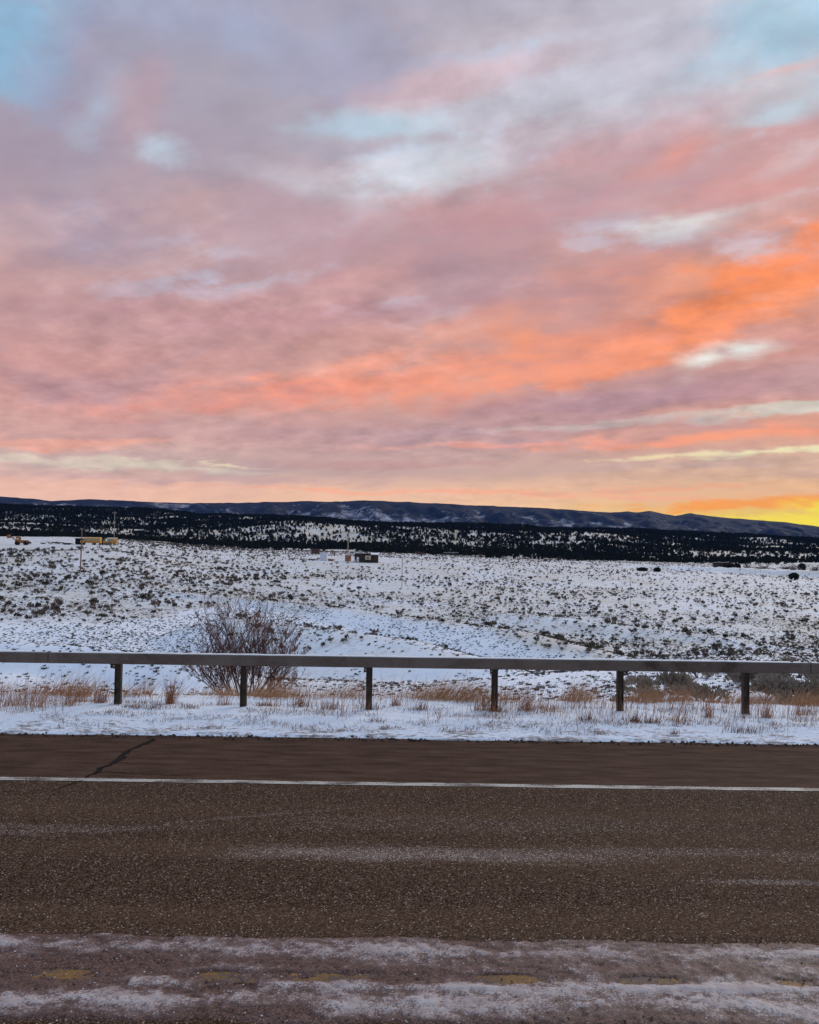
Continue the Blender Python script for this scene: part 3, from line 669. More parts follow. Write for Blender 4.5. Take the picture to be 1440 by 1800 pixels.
M_straw = blade_mat('straw_dry_grass', (.36, .16, .070), (.60, .37, .20))
M_stub = blade_mat('red_brown_stubble', (.14, .060, .040), (.32, .17, .10))
# leaning straw along the edge of the embankment
dens = [(-22, .5), (-6, .5), (-5.5, 1), (-4.6, .9), (-3.9, .15), (-3.5, .5), (-3, .7), (-2, .8), (-1.6, .15), (-1.2, .5), (-.9, 1), (-.55, .6), (-.3, .5), (.1, 1.1), (.9, 1), (1.1, .7), (1.4, .9), (2.0, .5), (2.3, .7), (2.6, 1.2), (3.2, 1.3), (4, 1), (4.6, .6), (5.1, 1.1), (6, 1.2), (8, 1), (22, .8)]
n = 26000; x = rng.uniform(-14, 14, n); kd = np.interp(x, *zip(*dens)) * (.55 + 1.2 * (fbm(x * 1.9, x * 0 + 4, 3) + .35)); keep = rng.random(n) < kd * .62 * np.where(x > 2.6, .7, 1); x = x[keep]
y = 12.92 + rng.normal(0, .17, len(x)); hgt = np.clip(rng.normal(.21, .09, len(x)), .05, .5) * (.7 + .5 * np.clip(kd[keep], 0, 1.2)) * np.where(x > 2.6, .82, 1)
o = link_mesh('straw_grass', blades('straw_grass', x, y, vheight(x, y) - .03, hgt, .0034, rng.normal(.35, .3, len(x)), rng.normal(.35, .25, len(x)), M_straw, 3))
tag(o, 'rust and straw coloured dry grass leaning along the embankment edge behind the guardrail', 'grass', kind='stuff')
# thin single stalks all over the verge
n = 5200; x = rng.uniform(-12, 12, n); y = rng.uniform(11.2, 12.85, n); kk = fbm(x * 1.1, y * 1.1 + 50, 3) > -.08; x, y = x[kk], y[kk]; n = len(x)
o = link_mesh('grass_stalks', blades('grass_stalks', x, y, vheight(x, y) - .02, np.clip(rng.normal(.30, .13, n), .05, .65), .0028, rng.normal(.04, .14, n), rng.normal(.05, .12, n), M_rust, 3))
tag(o, 'thin upright dead grass stalks standing through the snow of the verge', 'grass', kind='stuff')
# short stubble patches
n = 42000; x = rng.uniform(-12, 12, n); y = rng.uniform(10.5, 12.3, n)
k = fbm(x * 1.5, y * 3.2 + 80, 4, .6); keep = k > (.07 - .03 * (y > 11.2) + .10 * (y < 10.8)); x, y = x[keep], y[keep]; n = len(x)
o = link_mesh('grass_stubble', blades('grass_stubble', x, y, vheight(x, y) - .015, np.clip(rng.normal(.05, .02, n), .015, .11), .0035, rng.normal(0, .5, n), rng.normal(.1, .3, n), M_stub, 2))
tag(o, 'short red-brown grass stubble poking through the verge snow', 'grass', kind='stuff')
# bunches that stand out one by one: (px, py of the foot, height m, width m, blades, words)
BUNCH = [(175, 1243, .40, .10, 170, 'tall rust bunch of dry grass left of the second guardrail post'), (297, 1241, .50, .075, 220, 'tallest slender rust bunch of dry grass between the left posts'),
 (142, 1240, .36, .16, 90, 'dark thin-stalked grass bunch left of the tall rust bunch'), (60, 1246, .36, .30, 170, 'broad loose grass bunch near the left edge of the picture'), (20, 1245, .30, .22, 110, 'loose grass bunch at the left picture edge'),
 (120, 1246, .34, .22, 120, 'loose grass bunch between the left edge and the dark bunch'),
 (237, 1252, .12, .15, 120, 'low red-brown tuft right of the second post'), (270, 1253, .10, .18, 120, 'low red-brown tuft under the tallest slender bunch'), (335, 1252, .09, .14, 110, 'low red-brown tuft left of the bare shrub foot'),
 (392, 1242, .30, .12, 70, 'thin pale grass bunch in front of the bare shrub'), (466, 1246, .10, .15, 140, 'low rust tuft just right of the third post'), (525, 1243, .26, .10, 90, 'upright rust grass bunch right of the bare shrub'),
 (530, 1246, .12, .10, 100, 'dark low tuft beside the upright bunch right of the shrub'), (580, 1252, .13, .17, 140, 'rust tuft left of the fourth post'), (655, 1249, .10, .26, 200, 'flat rust tuft around the foot of the fourth post'),
 (698, 1245, .17, .10, 110, 'small spiky tuft right of the fourth post'), (740, 1252, .16, .14, 150, 'domed rust tuft midway between the fourth and fifth posts'), (850, 1252, .38, .20, 210, 'tall stiff rust bunch left of the fifth post'),
 (874, 1255, .15, .13, 130, 'rust tuft hugging the foot of the fifth post'), (925, 1254, .34, .13, 150, 'tall rust bunch right of the fifth post'), (960, 1257, .22, .20, 130, 'short stiff rust bunch far right of the fifth post'),
 (1030, 1270, .14, .12, 110, 'red-brown tuft left of the sixth post'), (1115, 1274, .16, .10, 120, 'red tuft right of the sixth post'), (1145, 1277, .15, .14, 120, 'red tuft further right of the sixth post'), (1190, 1275, .26, .10, 80, 'thin red stalk bunch between the last two posts'),
 (1246, 1264, .34, .07, 80, 'slender tan grass bunch left of the last post'), (1348, 1268, .30, .08, 120, 'rust bunch right of the last post'), (1300, 1290, .13, .26, 170, 'broad low rust tuft in front of the last post'), (1185, 1296, .09, .07, 80, 'small dark tuft close to the road at right'),
 (850, 1283, .07, .3, 160, 'flat red-brown tuft low in front of the fifth post'), (740, 1276, .07, .3, 160, 'flat tan tuft near the road in the middle'), (660, 1273, .09, .2, 130, 'low rust tuft near the road below the fourth post'), (220, 1263, .06, .32, 150, 'flat red tuft near the road below the second post'), (1410, 1262, .28, .2, 120, 'loose red bunch at the right picture edge')]
for px, py, h, w, n, lab in BUNCH:
    p = rp(px, py, .0); x0, y0 = p[0], min(max(p[1], 10.55), 12.6)
    n = int(n * .6); x = x0 + rng.normal(0, w * .5, n); y = y0 + rng.normal(0, w * .3, n); z = vheight(x, y)
    hh = h * np.clip(rng.normal(.75, .22, n), .15, 1.15)
    me = blades('grass_clump', x - x0, y - y0, z - .02 - vz(x0, y0), hh, .0030 if h > .2 else .0038, rng.normal(.06, .16, n), rng.normal(.08, .2, n), M_rust if h > .16 else M_stub, 3)
    o = link_mesh('grass_clump', me, None, (x0, y0, vz(x0, y0))); tag(o, lab, 'grass clump', 'grass clumps on the snowy verge')

# ------------------------------------------------------------------ bare shrub behind the rail
def bare_shrub():
    b = at(432, 1216, 18.6); zb = hz(b.x, b.y); root = empty('bare_shrub', (b.x, b.y, zb))
    tag(root, 'bare reddish-brown many-stemmed shrub behind the guardrail at left', 'shrub')
    r = random.Random(5); k0 = 18.6 / F
    M_bark = plain('dark_shrub_bark', (.070, .038, .030), .85, .4, 20); M_twig = plain('red_twig_bark', (.13, .062, .050), .85, .4, 20)
    zt = b.z - zb
    tips = []
    def grow(m, tw, p, d, l, rad, lev):
        n = 5; pts = [p.copy()]; rr = [rad]; q = p.copy(); dd = d.copy()
        for i in range(n):
            dd = (dd + Vector((r.gauss(0, .12), r.gauss(0, .12), .05 + r.gauss(0, .06)))).normalized(); q = q + dd * (l / n); pts.append(q.copy()); rr.append(max(rad * (1 - .75 * (i + 1) / n), .0036))
        (m if lev == 0 else tw).tube([tuple(a) for a in pts], rr, 5 if lev == 0 else 3, False)
        if lev < 3:
            for c in range(12 if lev == 0 else 4 if lev == 1 else 2):
                i = r.uniform(.22, 1.0); a = pts[min(int(i * n), n - 1)].lerp(pts[min(int(i * n) + 1, n)], (i * n) % 1)
                sd2 = Vector((r.gauss(0, 1), r.gauss(0, 1), 0)).normalized()
                nd2 = (dd * .9 + sd2 * r.uniform(.4, .95) + Vector((0, 0, .25))).normalized()
                grow(m, tw, a, nd2, l * r.uniform(.32, .6) * (1.15 - .5 * i), max(rr[min(int(i * n), n)] * .55, .003), lev + 1)
    N_ = 34
    for i in range(N_):
        # fan of stems: long in the middle, shorter and flatter at the sides
        t = (i / (N_ - 1)) * 2 - 1; t += r.uniform(-.06, .06)
        ang = t * .98 + r.uniform(-.15, .15); l = (2.45 if i == 14 else 2.05 * (1 - .42 * abs(t) ** 1.3)) * r.uniform(.82, 1.02)
        d = Vector((math.sin(ang), r.uniform(-.35, .35), math.cos(ang))).normalized()
        m = MB(); tw = MB()
        grow(m, tw, Vector((t * .28 + r.uniform(-.04, .04), r.uniform(-.12, .12), -.05)), d, l, r.uniform(.008, .017) * (1.5 if i == 14 else 1), 0)
        s = m.build('stem', M_bark, root, True); tag(tw.build('twigs', M_twig, s), kind='stuff')
    return root
bare_shrub()
bx = at(432, 1222, 18.2); n = 900
x = bx.x + rng.normal(0, .55, n); y = 17.6 + rng.normal(0, .35, n)
o = link_mesh('shrub_foot_grass', blades('shrub_foot_grass', x, y, height(x, y) - .03, np.clip(rng.normal(.30, .08, n), .1, .5), .006, rng.normal(.1, .4, n), rng.normal(.1, .3, n), M_straw, 2))
tag(o, 'tawny dry grass round the foot of the bare shrub', 'grass', kind='stuff')

# ------------------------------------------------------------------ sagebrush
def sage_mesh(seed, n_leaf, mat):
    r = np.random.default_rng(seed); v = []; f = []
    lobes = [(r.normal(0, .22), r.normal(0, .22), r.uniform(.22, .42), r.uniform(.18, .3)) for _ in range(6)]
    for i in range(n_leaf):
        lx, ly, lz, lr = lobes[r.integers(6)]
        d = r.normal(size=3); d /= np.linalg.norm(d); d[2] = abs(d[2]) * 1.0 - .25
        p = np.array([lx, ly, lz]) + d * lr * r.uniform(.55, 1.0); p[2] = max(p[2], .02)
        up = p - np.array([0, 0, -.15]); up /= np.linalg.norm(up); up += r.normal(0, .35, 3); side = np.cross(up, r.normal(size=3)); side /= np.linalg.norm(side)
        L_ = r.uniform(.10, .2); w = r.uniform(.025, .05); k = len(v)
        v += [tuple(p - side * w), tuple(p + side * w), tuple(p + up * L_ + side * w * .6), tuple(p + up * L_ - side * w * .6)]; f.append((k, k + 1, k + 2, k + 3))
    m = MB()
    for i in range(6):
        lx, ly, lz, lr = lobes[i]; m.tube([(0, 0, -.08), (lx * .5, ly * .5, lz * .5), (lx, ly, lz)], [.025, .018, .01], 3, False)
    k = len(v); v += m.v; f += [tuple(k + i for i in q) for q in m.f]
    me = bpy.data.meshes.new('sagebrush'); me.from_pydata(v, [], f); me.materials.append(mat); return me
M_sage = varied('sagebrush_leaves', (.055, .048, .037, 1), (.20, .150, .105, 1))
M_sage_b = varied('winter_sagebrush', (.20, .16, .125, 1), (.40, .32, .24, 1))
M_tuft = varied('dark_tufts', (.050, .040, .034, 1), (.12, .085, .065, 1))
SAGE = [sage_mesh(20 + i, 150, M_sage) for i in range(5)]; SAGEB = [sage_mesh(40 + i, 260, M_sage_b) for i in range(4)]
# candidate positions, denser on the tan flats than on the drifted blue slopes
def cand(n, d0, d1, px0=-60, px1=1500):
    d = np.sqrt(rng.uniform(d0 ** 2, d1 ** 2, n)); t = rng.uniform((px0 - 720) / F, (px1 - 720) / F, n); return t * d, d
def visible(x, y, z, steps=40):
    """not hidden by nearer ground"""
    ok = np.ones(len(x), bool)
    for s in np.linspace(.12, .985, steps):
        ok &= height(x * s, y * s) < EYE + (z + .35 - EYE) * s + .05
    return ok
def thin_out(x, y, cell0, cell1):
    """keep one plant per cell of roughly even size"""
    c = cell0 + (cell1 - cell0) * sstep(y, 80, 500); k = np.floor(x / c).astype(np.int64) * 100003 + np.floor(y / c).astype(np.int64)
    _, i = np.unique(k, return_index=True); return i
x, y = cand(200000, 88, 760); i_ = thin_out(x, y, 1.45, 1.9); x, y = x[i_], y[i_]
g = grass_and_shade(x, y); cl = 1.2 * fbm(x / 30, y / 30 + 30, 3) + .8 * fbm(x / 7, y / 7 + 3, 2)
keep = rng.random(len(x)) < np.clip(.42 + .9 * cl + .45 * (g - .35), .04, .85) * np.where(g < .2, .08, 1) * np.interp(y, [88, 130, 220, 760], [1.2, 1.2, .9, .7]) * np.where(y < 330, .85, .65)
px_ = 720 + x / y * F; nz_ = fbm(x / 14, y / 40 + 8, 3); keep &= ~((px_ + 110 * nz_ < 215) & (y + 60 * nz_ > 282)) & ~((px_ + 90 * nz_ > 540) & (px_ + 90 * nz_ < 710) & (y + 50 * nz_ > 308) & (y < 400))
keep &= rng.random(len(x)) < np.interp(y, [88, 240, 300, 760], [1, 1, .75, .7])
x, y, g = x[keep], y[keep], g[keep]; z = height(x, y)
hs = np.clip(.41 * np.exp(rng.normal(0, .42, len(x))), .2, 1.2) * np.interp(720 + x / y * F, [0, 420, 620, 1440], [1.35, 1.25, 1.0, 1.0]) * np.where(g < .3, .6, 1.0)
order = np.argsort(y / hs)
vis = np.zeros(len(x), bool); near = order[:1500]; vis[near] = visible(x[near], y[near], z[near])
T_in = np.abs(x / y) < .49
pick = [i for i in order if vis[i] and T_in[i]][:254]
GRP = 'sagebrush dotting the snowy range'
for i in pick:
    o = bpy.data.objects.new('sagebrush', SAGE[random.randrange(5)]); o.location = (x[i], y[i], z[i] - .04); s = hs[i] * 1.15
    o.scale = (s * random.uniform(.75, 1.05), s * random.uniform(.75, 1.05), s * random.uniform(1.15, 1.7)); o.rotation_euler = (0, 0, random.uniform(0, 6.28)); col.objects.link(o)
    lx = x[i] / y[i] * F + 720
    tag(o, 'dark low sagebrush, one of many on the snowy slope at left' if lx < 480 else 'dark low sagebrush, one of many on the snowy slope in the middle' if lx < 960 else 'dark low sagebrush, one of many on the snowy slope at right', 'sagebrush', 'sagebrush on the left slope' if lx < 480 else 'sagebrush on the middle slope' if lx < 960 else 'sagebrush on the right slope')
# tall winter sage in the hollow at right, behind the straw
cnt = 0; tries = 0
while cnt < 46 and tries < 4000:
    tries += 1
    px = random.uniform(1080, 1475); d = random.uniform(38, 60)
    if px < 1160 and d > 52: continue
    t = (px - 720) / F; xx, yy_ = t * d, d; zz_ = hz(xx, yy_)
    o = bpy.data.objects.new('tall_sagebrush', SAGEB[random.randrange(4)]); s = random.uniform(.8, 1.5) * (1.0 if px > 1120 else .75); o.location = (xx, yy_, zz_ - .06)
    o.scale = (s * random.uniform(1, 1.4), s, s * random.uniform(.95, 1.3)); o.rotation_euler = (0, 0, random.uniform(0, 6.28)); col.objects.link(o)
    tag(o, 'tall grey-brown sagebrush in the hollow under the right end of the guardrail', 'sagebrush', 'tall sagebrush in the right hollow'); cnt += 1

# everything past the counted plants is scattered by instancing
def scatter(name, P, rot, scl, idx, meshes):
    c = bpy.data.collections.new(name + '_kinds')
    for i, me in enumerate(meshes):
        c.objects.link(bpy.data.objects.new('%s_kind_%02d' % (name, i), me))
    me = bpy.data.meshes.new(name); me.vertices.add(len(P)); me.vertices.foreach_set('co', np.ascontiguousarray(P, dtype=np.float32).ravel())
    me.attributes.new('rot', 'FLOAT', 'POINT').data.foreach_set('value', rot.astype(np.float32))
    me.attributes.new('scl', 'FLOAT_VECTOR', 'POINT').data.foreach_set('vector', np.ascontiguousarray(scl, dtype=np.float32).ravel())
    me.attributes.new('idx', 'INT', 'POINT').data.foreach_set('value', idx.astype(np.int32)); me.update()
    o = bpy.data.objects.new(name, me); col.objects.link(o)
    ng = bpy.data.node_groups.new(name + '_scatter', 'GeometryNodeTree')
    ng.interface.new_socket('Geometry', in_out='INPUT', socket_type='NodeSocketGeometry'); ng.interface.new_socket('Geometry', in_out='OUTPUT', socket_type='NodeSocketGeometry')
    gi = ng.nodes.new('NodeGroupInput'); go = ng.nodes.new('NodeGroupOutput'); ip = ng.nodes.new('GeometryNodeInstanceOnPoints'); ci = ng.nodes.new('GeometryNodeCollectionInfo')
    ci.inputs['Collection'].default_value = c; ci.inputs['Separate Children'].default_value = True; ci.inputs['Reset Children'].default_value = True
    def attr(n, t):
        a = ng.nodes.new('GeometryNodeInputNamedAttribute'); a.data_type = t; a.inputs['Name'].default_value = n; return a.outputs[0]
    cxyz = ng.nodes.new('ShaderNodeCombineXYZ'); K = ng.links.new
    K(attr('rot', 'FLOAT'), cxyz.inputs[2]); K(gi.outputs[0], ip.inputs['Points']); K(ci.outputs[0], ip.inputs['Instance']); ip.inputs['Pick Instance'].default_value = True
    K(attr('idx', 'INT'), ip.inputs['Instance Index']); K(cxyz.outputs[0], ip.inputs['Rotation']); K(attr('scl', 'FLOAT_VECTOR'), ip.inputs['Scale']); K(ip.outputs[0], go.inputs[0])
    md = o.modifiers.new('scatter', 'NODES'); md.node_group = ng; return o
rest = np.setdiff1d(np.arange(len(x)), np.array(pick)); m_ = len(rest)
s = (hs[rest] * 1.15)[:, None] * np.stack([rng.uniform(.75, 1.05, m_), rng.uniform(.75, 1.05, m_), rng.uniform(1.1, 1.6, m_)], -1)
o = scatter('distant_sagebrush', np.stack([x[rest], y[rest], z[rest] - .04], -1), rng.uniform(0, 6.28, m_), s, rng.integers(0, 5, m_), SAGE)
tag(o, 'countless small sagebrush over the far snowy range', 'sagebrush', kind='stuff')
def tuft_mesh(seed):
    r = np.random.default_rng(seed); v = []; f = []
    for i in range(16):
        a = r.uniform(0, 6.28); q = r.uniform(0, .5); p = np.array([math.cos(a) * q, math.sin(a) * q, 0]); w = r.uniform(.10, .2); up = np.array([math.cos(a) * .4, math.sin(a) * .4, 1]) * r.uniform(.4, 1.0); side = np.array([-math.sin(a + r.normal(0, .6)), math.cos(a + r.normal(0, .6)), 0]) * w; k = len(v)
        v += [tuple(p - side), tuple(p + side), tuple(p + up * .6 + side * .6), tuple(p + up)]; f.append((k, k + 1, k + 2, k + 3))
    me = bpy.data.meshes.new('grass_tuft'); me.from_pydata(v, [], f); me.materials.append(M_tuft); return me
TUFT = [tuft_mesh(60 + i) for i in range(4)]
x1, y1 = cand(200000, 44, 190); i_ = thin_out(x1, y1, .42, .5); x1, y1 = x1[i_], y1[i_]; g = grass_and_shade(x1, y1); nn = fbm(x1 / 9, y1 / 9 + 70, 3) + .4 * fbm(x1 / 2.2, y1 / 2.2, 2)
keep = rng.random(len(x1)) < np.clip(.40 + .85 * nn + .30 * drift(x1, y1), .03, .95) * np.interp(y1, [44, 60, 110, 140, 190], [.85, 1, 1, .8, .35])
x1, y1 = x1[keep], y1[keep]; z1 = height(x1, y1); m_ = len(x1); b0 = .11 + .17 * rng.random(m_) ** 1.6
s = np.stack([b0 * rng.uniform(1, 1.8, m_), b0 * rng.uniform(.8, 1.2, m_), b0 * rng.uniform(.5, .9, m_)], -1)
o = scatter('dark_grass_tufts', np.stack([x1, y1, z1 - .02], -1), rng.normal(0, .5, m_), s, rng.integers(0, 4, m_), TUFT)
tag(o, 'dark little tufts speckling the blue-white drifted slopes', 'grass', kind='stuff')

# ------------------------------------------------------------------ trees of the far hills
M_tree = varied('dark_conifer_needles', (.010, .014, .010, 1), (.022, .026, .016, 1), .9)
M_trunk = plain('conifer_bark', (.05, .035, .028), .9)
def tree_mesh(seed, conic, n_leaf=70):
    r = np.random.default_rng(seed); v = []; f = []
    for i in range(n_leaf):
        h = r.uniform(0, 1) ** (.8 if conic else .6); rad = (.42 * (1 - h) + .05) if conic else .5 * math.sqrt(max(.02, 1 - (h * 1.7 - .75) ** 2))
        a = r.uniform(0, 6.28); q = rad * math.sqrt(r.uniform(.3, 1)); p = np.array([math.cos(a) * q, math.sin(a) * q, .06 + h * .9])
        d = np.array([math.cos(a), math.sin(a), r.uniform(-.3, .5)]); s = np.cross(d, r.normal(size=3)); s /= np.linalg.norm(s); w = r.uniform(.09, .17); k = len(v)
        u = np.cross(s, d); u /= np.linalg.norm(u)
        v += [tuple(p - s * w), tuple(p + d * w * .4 - u * w), tuple(p + s * w), tuple(p + d * w * .2 + u * w)]; f.append((k, k + 1, k + 2, k + 3))
    me = bpy.data.meshes.new('crown'); me.from_pydata(v, [], f); me.materials.append(M_tree); return me
TREE = [tree_mesh(70 + i, i % 2 == 0) for i in range(6)]
d = np.sqrt(rng.uniform(740 ** 2, 2050 ** 2, 170000)); t = rng.uniform(-.62, .62, 170000); x2, y2 = t * d, d
k = fbm(x2 / 150, y2 / 190 + 5, 4) * 1.5 + .5 * fbm(x2 / 40, y2 / 40, 3)
low = np.exp(-((y2 - 880) / 90) ** 2); high = sstep(y2, 1250, 1600)
pr = np.clip(.36 + .75 * k + .16 * low * (.4 + 3 * fbm(x2 / 120, x2 * 0 + 2, 2)) + .6 * high, .12, 1) * sstep(y2 + 260 * fbm(x2 / 90, y2 / 60 + 4, 3), 740, 860)
keep = rng.random(len(x2)) < pr * .9; x2, y2 = x2[keep], y2[keep]; z2 = height(x2, y2); m_ = len(x2)
h = 2.0 + 3.4 * rng.random(m_) ** 1.3; s = np.stack([h * rng.uniform(.7, 1.15, m_)] * 2 + [h], -1)
o = scatter('hillside_forest', np.stack([x2, y2, z2 - .2], -1), rng.uniform(0, 6.28, m_), s, rng.integers(0, 6, m_), TREE)
tag(o, 'dark juniper and pine forest covering the far hills', 'forest', kind='stuff')
# single trees that stand clear of the wood
TREEB = [tree_mesh(90 + i, i == 2, 220) for i in range(3)]
M_redbush = varied('leafless_red_brush', (.10, .055, .045, 1), (.17, .10, .075, 1))
def brush_mesh(seed):
    r = np.random.default_rng(seed); m = MB()
    for i in range(46):
        a = r.uniform(0, 6.28); e = r.uniform(.2, 1.2); l = r.uniform(.5, 1.0); b = np.array([r.normal(0, .14), r.normal(0, .14), 0])
        m.tube([tuple(b), tuple(b + np.array([math.cos(a) * .3, math.sin(a) * .3, .55 * e]) * l), tuple(b + np.array([math.cos(a) * .5, math.sin(a) * .5, e * .85]) * l)], [.02, .028, .02], 3, False)
    me = bpy.data.meshes.new('brush'); me.from_pydata(m.v, [], m.f); me.materials.append(M_redbush); return me
BRUSH = [brush_mesh(100 + i) for i in range(3)]
def one_tree(px, d, h, w, lab, kind=0):
    t = (px - 720) / F; x, y = t * d, d; z = hz(x, y)
    if kind == 2:
        o = bpy.data.objects.new('leafless_bush', BRUSH[random.randrange(3)]); o.location = (x, y, z - .05); o.scale = (w, w, h); col.objects.link(o); tag(o, lab, 'bush', 'leafless bushes across the flat'); return
    e = empty('juniper_tree', (x, y, z)); tag(e, lab, 'tree', 'junipers standing on the flat')
    c = bpy.data.objects.new('crown', TREEB[random.randrange(2) if kind == 0 else 2]); c.scale = (w, w, h); c.parent = e; c.rotation_euler = (0, 0, random.uniform(0, 6)); col.objects.link(c)
    MB().tube([(0, 0, -.2), (0, 0, h * .6)], [h * .05, h * .02], 5).build('trunk', M_trunk, e)
one_tree(1130, 405, 2.0, 5.6, 'low wide black juniper, left of a pair on the right-hand flat')
one_tree(1156, 400, 2.2, 3.6, 'small round black juniper, right of a pair on the right-hand flat')
one_tree(1396, 370, 3.2, 4.6, 'single round black juniper at the far right below the dirt bank')
for px, d, h, w, kd, lab in [(846, 620, 4.2, 4.2, 2, 'rust leafless bush left of the long low dark thicket'), (862, 630, 2.4, 8, 0, 'long low dark thicket beside the rust bush'), (878, 630, 2.4, 6, 0, 'dark low juniper right of the long thicket'),
  (905, 640, 4.8, 3.2, 1, 'lone pointed dark tree on the middle flat'), (925, 620, 2.4, 7, 2, 'wide grey leafless bush right of the lone pointed tree'), (934, 720, 5, 3, 1, 'first small pine of the dark row'), (941, 720, 4.6, 3, 1, 'second small pine of the dark row'), (947, 720, 4.8, 3, 1, 'third small pine of the dark row'), (954, 720, 5, 3.2, 1, 'fourth small pine of the dark row'),
  (960, 560, 3, 3, 2, 'small red bush in front of the dark row of pines'), (983, 620, 4.4, 4, 2, 'grey leafless bush at the foot of the middle wood'), (1000, 680, 4, 3.4, 0, 'round dark juniper, left of three before the wood'), (1017, 680, 3.6, 3.6, 0, 'round dark juniper, middle of three before the wood'), (1024, 690, 4, 3, 0, 'round dark juniper, right of three before the wood'),
  (1258, 560, 4.6, 4.4, 2, 'dark red leafless bush beside the ranch house'), (1282, 545, 3.4, 9, 0, 'long dark hedge-like juniper beside the ranch house'), (1296, 550, 3.4, 5, 0, 'dark juniper at the right end of the hedge'), (1315, 560, 4.8, 5, 2, 'tall grey leafless bush right of the ranch house'), (1340, 560, 3, 9, 2, 'wide reddish leafless thicket at right'), (1394, 545, 4.6, 5, 2, 'grey leafless bush, left of two near the right edge'), (1410, 540, 5, 5, 0, 'rounded dark juniper near the right edge'), (1380, 580, 2.6, 8, 2, 'low brown leafless thicket near the right edge'), (1432, 560, 3.4, 6, 2, 'brown leafless bush at the right picture edge'),
  (452, 640, 5, 5, 0, 'dark round juniper in the snow left of the white shed'), (430, 700, 5, 5, 0, 'dark juniper, leftmost of the clump by the snowy clearing'), (440, 690, 5.5, 5, 0, 'dark juniper, right of the clump by the snowy clearing'), (490, 640, 4.6, 8, 0, 'wide dark juniper clump left of the white shed'), (740, 640, 3.4, 8, 2, 'brown leafless thicket right of the cabin'), (762, 640, 4, 3, 0, 'small dark juniper right of the cabin')]:
    one_tree(px, d, h, w, lab, kd)

# ------------------------------------------------------------------ poles
def pole(px, top, foot, d, rad, lab, mat, arm=None, lean=0.0, name='utility_pole'):
    p = at(px, foot, d); z = hz(p.x, d); q = at(px + lean, top, d)
    e = empty(name, (p.x, d, z)); tag(e, lab, 'pole')
    MB().tube([(0, 0, -.4), ((q.x - p.x) * .5, 0, (q.z - z) * .5), (q.x - p.x, 0, q.z - z)], [rad, rad * .9, rad * .75], 8).build('shaft', mat, e)
    if arm:
        MB().box(q.x - p.x - arm, q.x - p.x + arm, -.06 - rad, -rad, q.z - z - .75, q.z - z - .6).build('crossarm', mat, e)
        for s_ in (-1, 1): MB().tube([(q.x - p.x + s_ * arm * .85, -.03 - rad, q.z - z - .6), (q.x - p.x + s_ * arm * .85, -.03 - rad, q.z - z - .35)], .06, 6).build('insulator', M_highlight_fittings, e)
    MB().tube([(q.x - p.x, 0, q.z - z - .02), (q.x - p.x, 0, q.z - z + .1)], [rad * .85, rad * .4], 8).build('cap', mat, e)
pole(141.5, 929, 1000, 196, .17, 'tall brown wooden pole standing in front of the school buses', M_wood, None, 3)
pole(201, 899, 950, 345, .16, 'thin grey pole with crossarm behind the right-hand school bus', M_wood_grey, .9, 1)
pole(612, 941, 984, 338, .24, 'pale wooden pole rising behind the dark cabin', M_wood_grey)
pole(706.5, 980, 1034, 206, .07, 'slender dark metal pole right of the dark cabin', M_post, None, 1, 'slender_pole')
pole(1108, 1011, 1062, 190, .045, 'very thin brown stake standing on the right-hand slope', M_wood, None, 0, 'slender_pole')

